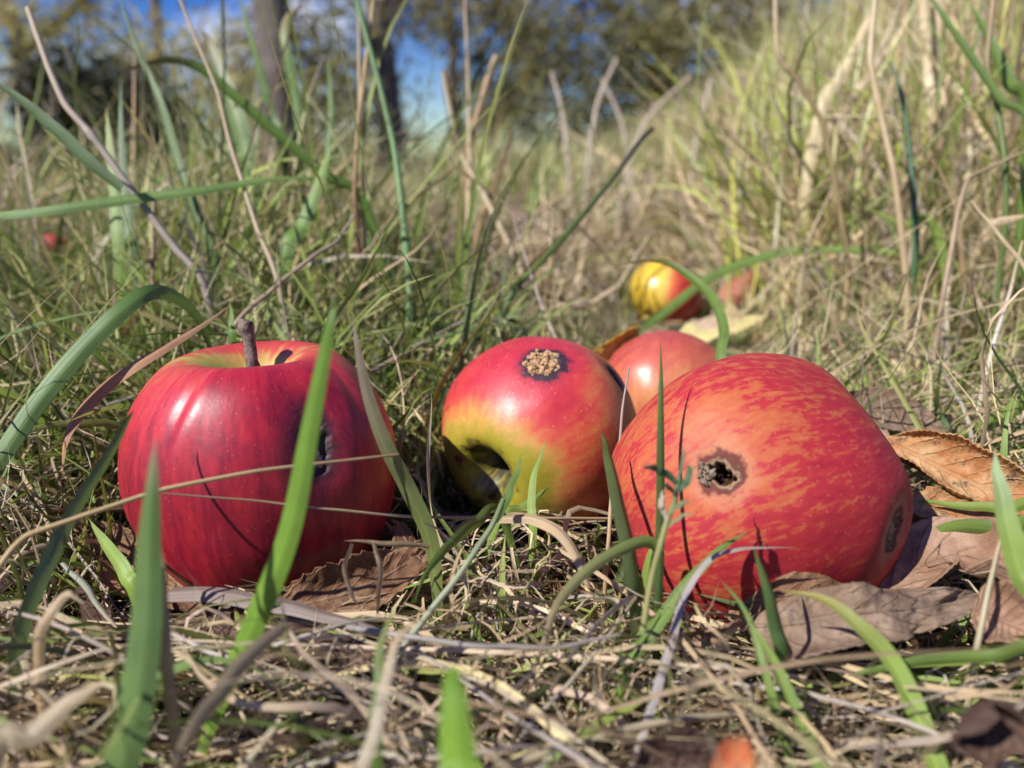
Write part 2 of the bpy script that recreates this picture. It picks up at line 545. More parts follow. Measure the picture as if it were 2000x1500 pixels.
def make_apple(label, centre, Rm, axis, mat, blush, flat=0.88, stem=(0.55, 0.30), cal=(0.22, 0.26), taper=0.08, lobes=0.02, holes=(), creases=(), nth=384, nph=256, seed=0, spin=0.0, scale=(1, 1, 1), dents=(), lump=0.07):
    q = axis.to_track_quat('Z', 'Y') @ Quaternion((0, 0, 1), spin)
    qi = q.inverted()
    ph = np.linspace(0, np.pi, nph)
    th = np.linspace(0, 2 * np.pi, nth, endpoint=False)
    PH, TH = np.meshgrid(ph, th, indexing='ij')
    dirs = np.stack([np.sin(PH) * np.cos(TH), np.sin(PH) * np.sin(TH), np.cos(PH)], -1).reshape(-1, 3)
    PHf, THf = PH.ravel(), TH.ravel()
    r = np.ones(len(dirs))
    r -= stem[0] * np.exp(-(PHf / stem[1]) ** 2)
    r -= cal[0] * np.exp(-((np.pi - PHf) / cal[1]) ** 2)
    r *= 1 + lobes * np.cos(5 * THf + seed) * sstep(0.3, 2.6, PHf) * np.sin(PHf)
    r *= 1 + lump * (vnoise(dirs * 1.3 + seed * 3.1, seed) - 0.5) + 0.015 * (vnoise(dirs * 4 + seed, seed + 1) - 0.5)
    for cd_, amp_, wid_, p0_, p1_ in creases:
        lc = qi @ cd_
        dt = np.angle(np.exp(1j * (THf - math.atan2(lc.y, lc.x) - 0.12 * np.sin(PHf * 3))))
        r -= (amp_ * np.exp(-(dt / wid_) ** 2) - 0.6 * amp_ * np.exp(-((dt - 2.2 * wid_) / (1.5 * wid_)) ** 2)) * sstep(p0_, p0_ + .4, PHf) * (1 - sstep(p1_ - .5, p1_, PHf))
    wound = np.full(len(dirs), 9.0)
    mould_shade = np.full(len(dirs), 9.0)
    for h in list(holes) + [dict(d=d[0], rad=d[1], depth=0, dent=d[2]) for d in dents]:
        hd = np.array(qi @ h['d'])
        c = np.clip(dirs @ hd, -1, 1)
        a = np.arccos(c)
        # stretch the wound along one direction if asked
        if 'st' in h:
            t1 = np.array(qi @ h['st'][0])
            t1 = t1 - hd * (t1 @ hd)
            t1 /= np.linalg.norm(t1)
            pr = (dirs @ t1)
            k = h['st'][1]
            a = np.sqrt(np.maximum(a ** 2 - pr ** 2, 0) + (pr / k) ** 2)
        wk = h.get('rag', 1.0)
        wob = wk * (0.35 * (vnoise(dirs * 14 + seed, 9) - 0.5) + 0.22 * (vnoise(dirs * 40 + seed, 19) - 0.5))
        if h.get('mould_shade'):
            mould_shade = np.minimum(mould_shade, a / h['rad'] + 2.2 * wob)
            continue
        qd = a / h['rad'] + wob
        if h['depth']:
            e0, e1 = h.get('edge', (0.45, 0.8))
            r -= h['depth'] * (1 - sstep(e0, e1, qd))
            r -= h['depth'] * 0.35 * (1 - sstep(e0, e1, qd)) * (vnoise(dirs * 60, 23) - 0.5)
            qw = np.maximum(qd, 0) * h['q'][1] + h['q'][0] if 'q' in h else qd
            wound = np.minimum(wound, np.where(a < 1, qw, 9))
        r -= h.get('dent', 0.015) * np.exp(-(a / h['rad'] / 1.5) ** 2)
    z = dirs[:, 2] * r * flat
    rho = 1 + taper * (dirs[:, 2])
    P3 = np.stack([dirs[:, 0] * r * rho * scale[0], dirs[:, 1] * r * rho * scale[1], z * scale[2]], 1) * Rm
    pol = np.stack([np.cos(THf), np.sin(THf), PHf], 1)
    wd = np.array([list(q @ Vector(d)) for d in np.eye(3)]).T
    world_dirs = dirs @ wd.T
    bl = blush(world_dirs, dirs, PHf, THf)
    o = mesh_np('apple', P3, grid_faces(nph, nth, True), mat, {'pol': ('FLOAT_VECTOR', pol), 'blush': ('FLOAT', bl), 'wound': ('FLOAT', wound), 'mould_shade': ('FLOAT', mould_shade)})
    o.rotation_mode = 'QUATERNION'
    o.rotation_quaternion = q
    o.location = centre
    tag(o, label, 'apple', 'windfall apples in the grass')
    APPLES.append((np.array(centre), Rm * 0.97))
    # crumbs inside the wounds
    for h in holes:
        if 'crumbs' not in h:
            continue
        n, size, mt, sink, spread = h['crumbs']
        hd = qi @ (h.get('cd') or h['d'])
        t1 = hd.orthogonal().normalized()
        t2 = hd.cross(t1)
        # local radius under the wound
        i0 = int(np.argmax(dirs @ np.array(hd)))
        base = Vector(P3[i0])
        rnd = random.Random(seed * 31 + n)
        vv, ff = [], []
        ico = [Vector(p).normalized() for p in ((0, 0, 1), (.9, 0, .45), (.28, .85, .45), (-.72, .53, .45), (-.72, -.53, .45), (.28, -.85, .45), (.72, .53, -.45), (-.28, .85, -.45), (-.9, 0, -.45), (-.28, -.85, -.45), (.72, -.53, -.45), (0, 0, -1))]
        fc = [(0, 1, 2), (0, 2, 3), (0, 3, 4), (0, 4, 5), (0, 5, 1), (1, 6, 2), (2, 7, 3), (3, 8, 4), (4, 9, 5), (5, 10, 1), (6, 7, 2), (7, 8, 3), (8, 9, 4), (9, 10, 5), (10, 6, 1), (11, 7, 6), (11, 8, 7), (11, 9, 8), (11, 10, 9), (11, 6, 10)]
        sr = spread * h['rad'] * Rm
        for k in range(n):
            a, rr = rnd.uniform(0, 6.28), sr * math.sqrt(rnd.random())
            el = h.get('el', 1.0)
            p = base + t1 * rr * math.cos(a) + t2 * rr * math.sin(a) * el + hd * (sink * Rm + rnd.uniform(-.3, 1.0) * size)
            s = size * rnd.uniform(.3, 1.2)
            b = len(vv)
            sc = Vector((rnd.uniform(.35, 1.0), rnd.uniform(.5, 1.2), rnd.uniform(.7, 1.9)))
            rq = Quaternion((rnd.uniform(-1, 1), rnd.uniform(-1, 1), rnd.uniform(-1, 1), rnd.uniform(-1, 1))).normalized()
            for v in ico:
                w = rq @ Vector((v.x * sc.x, v.y * sc.y, v.z * sc.z)) * s * rnd.uniform(.7, 1.25)
                vv.append(p + w)
            ff += [(x + b, y + b, zz + b) for x, y, zz in fc]
        cr = tri_mesh('frass', vv, ff, mt, o)
        for p in cr.data.polygons:
            p.use_smooth = False
        if h.get('clabel'):
            cr['label'] = h['clabel']
    return o, q, P3, dirs


def stalk_on(o, q, pts, radii, label=None):
    """pts in world space"""
    qi = q.inverted()
    loc = o.location
    path = spline([list(qi @ (Vector(p) - loc)) for p in pts], 26)
    rr = spline([[x] for x in radii], 26)[:, 0]
    v, f = tube(path, rr, 14, 0.22, 5)
    s = tri_mesh('stalk', v, f, M_STALK, o)
    if label:
        s['label'] = label
    return s


def sepals_on(o, q, Rm, ph_dir, r0, n=5, size=0.004):
    """dried calyx: curled sepals standing in the basin; ph_dir local +-1 along the axis, r0 = distance of the basin floor"""
    vv, ff = [], []
    rnd = random.Random(5)
    for k in range(n):
        a = k * 6.283 / n + rnd.uniform(-.3, .3)
        for i in range(6):
            t = i / 5
            w = size * 0.42 * (1 - t) ** .7 + 0.0001
            rad_ = size * (0.35 + 0.7 * t - 0.5 * t * t)
            zz = ph_dir * (r0 + size * (0.2 + 1.1 * t * (1.2 - 0.5 * t)))
            c, s = math.cos(a + 0.35 * t), math.sin(a + 0.35 * t)
            for sg in (-1, 0, 1):
                vv.append((c * rad_ - s * w * sg, s * rad_ + c * w * sg, zz + (0.12 * size if sg else 0) * ph_dir))
        b = k * 18
        for i in range(5):
            for j in range(2):
                p = b + i * 3 + j
                ff.append((p, p + 1, p + 4, p + 3))
    s = tri_mesh('calyx', vv, ff, M_SEPAL, o)
    sm = s.modifiers.new('thick', 'SOLIDIFY')
    sm.thickness = 0.0004
    return s


cA, cB, cC = P(521, 920, 0.215), P(1055, 848, 0.254), P(1487, 962, 0.200)
cD, cE = P(1298, 782, 0.325), P(1300, 573, 0.60)
VA, VB, VC = VL(cA), VL(cB), VL(cC)

# --- red apple standing upright
def blushA(wd, d, PH, TH):
    top = np.exp(-(PH / 0.48) ** 2) * (1 - 0.85 * sstep(0.2, 0.6, wd @ np.array(VA(0, 0, 1))))
    right = wd @ np.array(VA(0.72, 0.62, 0.25))
    lft = wd @ np.array(VA(-0.6, 0.65, 0.45))
    b = 0.84 - 0.80 * top - 0.30 * sstep(0.78, 1.0, right) - 0.30 * np.exp(-((lft - 1) / 0.10) ** 2)
    return b + 0.05 * (wd @ np.array(VA(0, -1, 0.2)))


WA = ([(0.0, (0.10, 0.055, 0.02)), (0.16, (0.045, 0.02, 0.012)), (0.30, (0.018, 0.010, 0.014)), (0.42, (0.07, 0.012, 0.022)), (0.6, (0.25, 0.015, 0.03))],
      [(0.0, 1.0), (0.30, 0.97), (0.42, 0.6), (0.62, 0.12), (0.85, 0.0)])
MA = apple_material('red_apple_skin', [(0.12, lin(176, 164, 66)), (0.25, (0.44, 0.25, 0.07)), (0.36, (0.48, 0.072, 0.042)), (0.64, (0.44, 0.018, 0.030)), (0.98, (0.22, 0.006, 0.021))], (3.4, 0.7), 0.80, 0.40, 0.2, (0.6, 0.3, 0.16), WA, 0.42, 0.12)
A, qA, PA, dA = make_apple('whole crimson apple standing upright with its woody stalk, leftmost of the front three', cA, 0.0346, V(-0.04, 0.965, 0.26), MA, blushA,
    1.13, (0.55, 0.35), (0.2, 0.34), 0.075, 0.018, seed=1, nth=512, nph=320,
    holes=[dict(d=VA(0.33, 0.13, 0.93), rad=0.145, depth=0.06, dent=0.09, edge=(0.35, 0.85), st=(VA(-0.25, 1, 0), 1.75), crumbs=(60, 0.00075, M_FRASS, 0.004, 0.42), el=1.9, cd=VA(0.37, 0.03, 0.93))],
    creases=[(VA(-0.60, 0.0, 0.80), 0.012, 0.055, .45, 2.7), (VA(0.75, 0.0, 0.66), 0.010, 0.08, .4, 1.4)])
stalk_on(A, qA, [P(505, 775, 0.2115), P(500, 742, 0.2105), P(493, 705, 0.209), P(486, 665, 0.2085), P(480, 640, 0.208), P(483, 626, 0.2078)], [0.0020, 0.00185, 0.0016, 0.0016, 0.0021, 0.0017])

# --- blushed apple in the middle, on its side
cavB = VB(-0.57, -0.44, 0.69)


def blushB(wd, d, PH, TH):
    c = wd @ np.array(cavB)
    redz = wd @ np.array(VB(-0.3, 0.75, 0.55))
    rt = wd @ np.array(VB(0.85, 0.35, 0.35))
    b = 0.62 + 0.20 * sstep(0.2, 0.9, redz) - 0.64 * sstep(0.55, 0.95, c) - 0.20 * sstep(0.5, 0.95, rt)
    b -= 0.12 * sstep(0.55, 1.0, wd @ np.array(VB(-0.05, -0.75, 0.66)))
    return b


WB = ([(0.0, (0.34, 0.19, 0.08)), (0.16, (0.16, 0.08, 0.04)), (0.24, (0.012, 0.008, 0.014)), (0.40, (0.035, 0.010, 0.022)), (0.5, (0.36, 0.012, 0.04)), (0.7, (0.5, 0.02, 0.04))],
      [(0.0, 1.0), (0.38, 1.0), (0.46, 0.7), (0.62, 0.35), (0.85, 0.0)])
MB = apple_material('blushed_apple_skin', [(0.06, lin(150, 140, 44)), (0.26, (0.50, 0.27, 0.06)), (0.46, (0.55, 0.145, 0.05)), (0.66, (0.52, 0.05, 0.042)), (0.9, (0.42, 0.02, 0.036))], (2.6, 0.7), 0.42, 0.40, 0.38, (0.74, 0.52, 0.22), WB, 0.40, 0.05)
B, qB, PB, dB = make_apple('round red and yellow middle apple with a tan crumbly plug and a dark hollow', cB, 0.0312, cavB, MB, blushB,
    0.97, (0.80, 0.215), (0.2, 0.3), 0.02, 0.012, seed=2, nth=448, nph=288,
    holes=[dict(d=VB(0.035, 0.665, 0.745), rad=0.215, depth=0.035, dent=0.012, edge=(0.5, 0.8), crumbs=(230, 0.00085, M_FRASS, 0.010, 0.80), clabel='tan crumbly frass plug', cd=VB(0.025, 0.675, 0.74)),
           dict(d=VB(0.735, 0.56, 0.38), rad=0.10, depth=0.05, dent=0.03, st=(VB(0.5, -0.8, 0), 1.7), edge=(0.4, 0.8)),
           dict(d=VB(0.87, -0.02, 0.49), rad=0.075, depth=0.05, dent=0.02, edge=(0.4, 0.8)),
           dict(d=cavB, rad=0.36, depth=0, mould_shade=1),  # black mould, spread wide so its colour also darkens the hollow like shade
           dict(d=VB(-0.83, -0.26, 0.5), rad=0.03, depth=0.01, dent=0.0, edge=(0.4, 0.8))])
sepals_on(B, qB, 0.0312, 1, 0.0070, 7, 0.0058)

# --- large striped apple on the right, on its side
axC = VC(0.88, 0.42, -0.22)


def blushC(wd, d, PH, TH):
    b = 0.53 + 0.03 * (wd @ np.array(VC(0.1, 0.95, 0.1))) + 0.14 * sstep(0.1, 0.9, wd @ np.array(VC(0.9, -0.2, 0.3)))
    b = b + 0.10 * sstep(0.3, 0.9, wd @ np.array(VC(0, -0.9, 0.4))) - 0.10 * sstep(0.8, 1.0, wd @ np.array(VC(-0.2, 0.2, 0.95)))
    return b


WC = ([(0.0, (0.03, 0.010, 0.005)), (0.22, (0.05, 0.02, 0.01)), (0.28, (0.30, 0.19, 0.11)), (0.34, (0.10, 0.036, 0.022)), (0.42, (0.10, 0.022, 0.022)), (0.52, (0.46, 0.24, 0.13))],
      [(0.0, 1.0), (0.34, 1.0), (0.43, 0.8), (0.52, 0.45), (0.75, 0.0)])
MC = apple_material('striped_apple_skin', [(0.05, (0.46, 0.150, 0.050)), (0.34, (0.43, 0.110, 0.040)), (0.51, (0.41, 0.078, 0.035)), (0.58, (0.38, 0.028, 0.030)), (0.88, (0.29, 0.013, 0.028))], (5.6, 2.4), 0.85, 0.34, 0.22, (0.7, 0.4, 0.2), WC, 0.60, 0.08, 0.26)
Cc, qC, PC, dC = make_apple('biggest apple, orange with crimson stripes, lying on its side on the right', cC, 0.0350, axC, MC, blushC,
    1.0, (0.32, 0.40), (0.10, 0.35), -0.06, 0.02, seed=3, nth=560, nph=360, scale=(0.95, 1.0, 1.06),
    holes=[dict(d=VC(-0.25, 0.08, 0.965), rad=0.185, depth=0.0, dent=0.02, crumbs=(26, 0.00075, M_GREYFRASS, -0.004, 0.27), el=1.6, cd=VC(-0.318, 0.10, 0.945)),
           dict(d=VC(-0.215, 0.10, 0.97), rad=0.13, depth=0.22, dent=0.01, rag=1.4, edge=(0.46, 0.62), crumbs=(30, 0.0009, M_ROT, 0.02, 0.5), cd=VC(-0.20, 0.03, 0.98)),
           dict(d=VC(0.845, -0.26, 0.475), rad=0.105, depth=0.09, dent=0.06, rag=1.6, edge=(0.5, 0.8), st=(VC(0, 1, 0), 1.35), crumbs=(90, 0.0008, M_FRASS, 0.045, 0.55), el=1.4)],
    dents=[(VC(0.70, 0.64, 0.3), 0.33, 0.055), (VC(-0.5, 0.75, 0.4), 0.25, -0.02), (VC(0.25, -0.45, 0.85), 0.25, 0.02)], lump=0.12)

# --- peach-coloured apple behind
def blushD(wd, d, PH, TH):
    return 0.42 + 0.22 * sstep(0.2, 0.9, wd @ np.array(V(-0.2, 0.95, 0.1))) - 0.05 * sstep(0.5, 1, wd @ np.array(V(0, -0.2, 1)))


MD = apple_material('peach_apple_skin', [(0.1, (0.56, 0.33, 0.11)), (0.35, (0.52, 0.20, 0.08)), (0.55, (0.46, 0.095, 0.055)), (0.85, (0.32, 0.035, 0.04))], (2.6, 0.8), 0.4, 0.3, 0.3, (0.7, 0.5, 0.3), None, 0.40, 0.1)
D, qD, PD, dD = make_apple('peach pink apple half hidden behind the striped one', cD, 0.0285, V(0.35, 0.75, -0.56), MD, blushD, 0.94, (0.30, 0.3), (0.2, 0.3), 0.03, 0.015, seed=4, nth=256, nph=160)


# --- far yellow and red apple
def blushE(wd, d, PH, TH):
    s = wd @ np.array(V(0.80, -0.1, 0.1))
    return 0.08 + 0.75 * sstep(-0.3, 0.4, s) + 0.25 * sstep(0.5, 1, wd @ np.array(V(0.5, -0.75, 0.3)))


ME = apple_material('yellow_red_apple_skin', [(0.06, lin(205, 172, 48)), (0.3, (0.72, 0.46, 0.10)), (0.5, (0.66, 0.16, 0.06)), (0.85, (0.42, 0.03, 0.03))], (2.2, 0.8), 0.10, 0.45, 0.3, (0.8, 0.6, 0.3), None, 0.3, 0.06)
E, qE, PE, dE = make_apple('small yellow apple with a red cheek, farther back in the grass', cE, 0.0275, V(0.5, 0.7, 0.3), ME, blushE, 0.92, (0.35, 0.28), (0.2, 0.3), 0.03, 0.015, seed=5, nth=192, nph=128)


def blushF(wd, d, PH, TH):
    return np.full(len(wd), 0.46)


cF = P(106, 470, 1.05)
cF.z = float(gz(cF.x, cF.y)) + .017
Fa, qF, PF, dF = make_apple('far blurred red apple low in the grass at the left edge', cF, 0.018, V(0.2, 0.9, 0.3), MA, blushF, 0.92, (0.35, 0.28), (0.2, 0.3), 0.03, 0.015, seed=6, nth=96, nph=64)
for o_, q_, Rm_, nm in ((Fa, qF, 0.018, 'F'), (E, qE, 0.0275, 'E')):
    top = o_.location + q_ @ Vector((0, 0, Rm_ * 0.5))
    ax = q_ @ Vector((0, 0, 1))
    stalk_on(o_, q_, [top, top + ax * Rm_ * 0.35, top + ax * Rm_ * 0.75 + Vector((0.002, 0, 0))], [0.0013, 0.001, 0.0012])


# ------------------------------------------------------------------ fallen leaves
def fallen_leaf(label, mid, side, hw, mat, curl=(0.6, 0.6), crumple=0.15, serr=0.05, nteeth=26, seed=0, fold=0.0, twist=(0, 0), nu=70, nv=36, prof=0.8, thick=0.00035, petiole=None):
    """mid: midrib from stalk to tip as pixel+distance triples; side: direction of the +v half; curl: arc per half in radians (v>0, v<0)"""
    path = spline([list(P(*m)) for m in mid], nu)
    tang = norm(np.gradient(path, axis=0))
    s0 = np.array(side)
    s = norm(s0 - tang * (tang @ s0)[:, None])
    nrm = np.cross(tang, s)
    tw = np.linspace(twist[0], twist[1], nu)[:, None]
    s, nrm = s * np.cos(tw) + nrm * np.sin(tw), nrm * np.cos(tw) - s * np.sin(tw)
    u = np.linspace(0, 1, nu)
    v = np.linspace(-1, 1, nv)
    W = hw * np.sin(np.pi * np.clip(u * 0.97 + 0.015, 0, 1) ** prof) ** 0.75
    saw = (u * nteeth) % 1.0
    W = W * (1 - serr * saw)
    rs = np.random.default_rng(seed)
    L = np.linalg.norm(np.diff(path, axis=0), axis=1).sum()
    UU, VV = np.meshgrid(u, v, indexing='ij')
    wv = W[:, None] * np.ones(nv)
    irr = 1 + 0.18 * (vnoise(np.stack([UU.ravel() * 5 + seed, np.sign(VV.ravel()) * 3, np.zeros(UU.size)], 1), seed).reshape(UU.shape) - 0.5)
    wv = wv * irr
    kp, kn = curl
    K = np.where(VV >= 0, kp, kn) * (1 + 0.5 * (vnoise(np.stack([UU.ravel() * 2.5, VV.ravel() * 0.6 + seed, np.zeros(UU.size)], 1), seed + 3).reshape(UU.shape) - 0.5))
    K = np.where(np.abs(K) < 1e-3, 1e-3, K)
    A_ = np.abs(VV) * K
    off_s = np.sign(VV) * wv * np.sin(A_) / K
    off_n = wv * (1 - np.cos(A_)) / K + fold * wv * np.abs(VV)
    q = np.stack([UU.ravel() * L / hw * 0.9, VV.ravel() * 0.9, np.full(UU.size, seed * 1.7)], 1)
    cr = (fbm(q * 1.1, seed, 4) - 0.5) * 2 * crumple * hw * 2.2
    # puckers between the side veins
    ph = UU * 9 - np.abs(VV) * 2.2
    pk = np.cos(2 * np.pi * ph) * 0.014 * hw * np.sin(np.pi * np.clip(np.abs(VV), 0, 1)) ** 0.6
    off_n = off_n + cr.reshape(UU.shape) * (0.35 + 0.65 * np.abs(VV)) + pk
    pts = path[:, None, :] + s[:, None, :] * off_s[..., None] + nrm[:, None, :] * off_n[..., None]
    org = pts.reshape(-1, 3).mean(0)
    o = mesh_np('fallen_leaf', pts.reshape(-1, 3) - org, grid_faces(nu, nv), mat, {'lu': ('FLOAT', UU.ravel()), 'lv': ('FLOAT', VV.ravel())})
    o.location = org
    sm = o.modifiers.new('thick', 'SOLIDIFY')
    sm.thickness = thick
    sm.offset = 0
    tag(o, label, 'leaf', 'dead leaves lying in the grass')
    if petiole is not None:
        pp = spline([list(path[0] - org), list(np.array(P(*petiole[0])) - org)] + [list(np.array(P(*z)) - org) for z in petiole[1:]], 16)
        vv, ff = tube(pp, np.linspace(0.0009, 0.0007, 16), 8, 0.1, seed)
        tri_mesh('leaf_stalk', vv, ff, M_SEPAL, o)
    return o


LV = fallen_leaf
LV('brown leaf tucked under the left side of the upright crimson apple', [(110, 1050, .225), (200, 1075, .215), (300, 1130, .205), (395, 1185, .195)], V(0.3, 0.75, -0.5), .0085, ML_BROWN, (0.9, 0.7), .25, seed=1)
LV('dark purplish leaf hanging vertically below the brown leaf at lower left', [(150, 1150, .185), (175, 1200, .18), (215, 1240, .178), (260, 1265, .178)], V(0.5, 0.7, 0.3), .006, ML_DARK, (0.6, -0.5), .3, seed=2)
LV('rust brown leaf with a jagged edge against the right foot of the crimson apple', [(520, 1200, .183), (600, 1180, .184), (700, 1150, .19), (790, 1105, .198), (850, 1060, .205)], V(-0.25, 0.75, -0.55), .0085, ML_BROWN, (1.0, 0.4), .3, serr=.14, nteeth=16, seed=3)
LV('small upright brown leaf lobe curling up between the crimson and middle apples', [(880, 1150, .198), (840, 1110, .199), (800, 1065, .203), (780, 1020, .21)], V(-0.85, 0.25, 0.2), .006, ML_BROWN, (-0.8, -0.9), .2, seed=4)
LV('long shaded dark brown leaf flat on the ground below the crimson apple', [(400, 1215, .175), (500, 1240, .170), (640, 1270, .166), (790, 1290, .166)], V(0, 0.55, -0.8), .0095, ML_DARK, (0.3, 0.3), .3, seed=5)
LV('large grey brown leaf rolled along its length in front of the striped apple', [(1455, 1225, .172), (1560, 1215, .163), (1680, 1195, .160), (1800, 1185, .163), (1895, 1160, .170)], V(-0.06, 0.9, -0.3), .0095, ML_GREY, (-1.5, 1.3), .42, serr=.05, seed=6, nu=110, nv=48, prof=0.62)
LV('pinkish brown leaf arching behind the grey rolled leaf at right', [(1700, 1200, .178), (1790, 1120, .184), (1880, 1090, .183), (1950, 1130, .174), (1935, 1230, .166)], V(0.25, 0.55, -0.8), .0105, ML_PINK, (0.7, 1.2), .2, serr=.03, seed=7, nu=100, nv=44)
LV('orange brown leaf with dark spots beside the right flank of the striped apple', [(1725, 855, .230), (1800, 890, .222), (1890, 935, .215), (1990, 985, .21), (2080, 1030, .205)], V(0.25, 0.85, -0.45), .0125, ML_ORANGE, (2.1, 1.7), .3, serr=.07, nteeth=34, seed=8, nu=110, nv=48)
LV('tattered orange leaf lying lower beneath the spotted orange leaf', [(1760, 1010, .205), (1850, 1000, .208), (1950, 1030, .2), (2050, 1070, .195)], V(0.0, 0.6, -0.8), .008, ML_ORANGE, (0.6, 0.5), .35, serr=.16, nteeth=20, seed=9)
LV('dark grey leaf strip lying behind the shoulder of the striped apple', [(1640, 790, .262), (1700, 800, .262), (1780, 825, .26), (1850, 870, .255)], V(0.1, 0.85, -0.5), .0085, ML_GREY, (0.9, 0.8), .2, seed=10)
LV('crumpled brown leaf at the right edge under the pinkish one', [(1900, 1200, .158), (1960, 1210, .155), (2040, 1250, .15)], V(0.1, 0.8, -0.5), .008, ML_PINK, (0.9, 0.9), .35, seed=11)
LV('dark shrivelled leaf ball in the bottom right corner', [(1850, 1440, .118), (1905, 1400, .12), (1970, 1420, .118), (2040, 1470, .115)], V(0.1, 0.85, 0.2), .0075, ML_DARK, (1.6, 1.4), .5, seed=12)
LV('yellow orange leaf peeping out behind the middle apple', [(1150, 700, .31), (1190, 690, .32), (1230, 660, .325), (1245, 640, .33)], V(-0.4, 0.8, 0.3), .0055, ML_YELLOW, (0.9, -0.6), .35, seed=13)
LV('pale yellow and mauve leaf lying behind the peach pink apple', [(1270, 665, .43), (1340, 655, .425), (1420, 640, .42), (1500, 615, .42)], V(0, 0.75, -0.65), .009, ML_MAUVE, (0.5, 0.4), .2, seed=14)
LV('reddish leaf standing to the right of the small yellow apple', [(1425, 595, .55), (1440, 560, .55), (1470, 530, .55)], V(0.8, 0.3, 0.3), .012, ML_RED, (0.6, 0.6), .3, seed=15)
LV('pale edged brown leaf at the bottom edge left of the orange tip', [(1230, 1520, .125), (1290, 1480, .127), (1350, 1465, .128), (1420, 1475, .128)], V(0.1, 0.85, -0.2), .0045, ML_DARK, (0.8, 0.7), .3, seed=16)
LV('small curled orange red leaf tip blurred at the bottom edge', [(1425, 1570, .100), (1430, 1520, .100), (1440, 1470, .102), (1450, 1445, .104)], V(0.95, 0.1, 0.2), .0028, ML_TIP, (-1.1, -1.1), .1, serr=0, seed=17)
LV('narrow tan leaf curl lying below the foot of the striped apple', [(1340, 1235, .163), (1380, 1240, .16), (1420, 1225, .16), (1445, 1210, .162)], V(0, 0.7, 0.4), .0028, ML_PINK, (1.2, 0.8), .25, seed=18)
LV('brown serrated leaf wedged under the belly of the striped apple', [(1420, 1190, .178), (1500, 1165, .172), (1590, 1160, .170), (1680, 1170, .172)], V(0.0, 0.95, 0.15), .0062, ML_BROWN, (-0.5, 0.4), .25, serr=.12, nteeth=30, seed=19)
LV('orange leaf scrap far back among the grass at centre', [(1020, 530, .75), (1060, 505, .75), (1090, 500, .75)], V(0.1, 0.7, -0.6), .012, ML_RED, (0.6, 0.5), .3, seed=20)
LV('rusty leaf in the grass above the small yellow apple', [(1360, 440, .95), (1400, 415, .96), (1440, 405, .97)], V(0.1, 0.7, -0.6), .016, ML_RED, (0.6, 0.5), .3, seed=21)
LV('yellow leaf scrap under the small yellow apple', [(1240, 625, .52), (1265, 612, .52), (1290, 615, .52)], V(0, 0.8, 0.3), .004, ML_YELLOW, (0.6, 0.5), .3, seed=22)


# ------------------------------------------------------------------ single blades and stalks that stand out
G_MID, G_DK, G_LT, G_BLUE, G_YEL = (.14, .215, .045), (.085, .145, .03), (.22, .31, .065), (.13, .19, .085), (.30, .35, .06)
D_TAN, D_PALE, D_BRN, D_GREY, D_RUST = (.40, .29, .16), (.50, .39, .23), (.24, .15, .085), (.36, .30, .25), (.33, .16, .07)


def ribbon_geom(path, width, twist=0.5, fold=0.22, nv=5, face=None, prof=None):
    n = len(path)
    tang = norm(np.gradient(path, axis=0))
    view = norm(path - np.array([0, 0, CAM_H])) if face is None else np.broadcast_to(np.array(face, float), path.shape)
    s = norm(np.cross(tang, view))
    b = np.cross(s, tang)
    if isinstance(twist, str):
        i = n // 2
        sv = np.array(SUN)
        a_ = math.atan2(sv @ b[i], sv @ s[i])
        twist = 0.8 * ((a_ + math.pi / 2) % math.pi - math.pi / 2)
    tw = (np.full(n, twist) if np.isscalar(twist) else np.linspace(twist[0], twist[1], n))[:, None]
    s, b = s * np.cos(tw) + b * np.sin(tw), b * np.cos(tw) - s * np.sin(tw)
    v = np.linspace(-1, 1, nv)
    w = width[:, None] * 0.5
    pts = path[:, None, :] + s[:, None, :] * (w * v)[..., None] + b[:, None, :] * (w * (np.abs(v) - 0.5) * fold)[..., None]
    return pts.reshape(-1, 3)


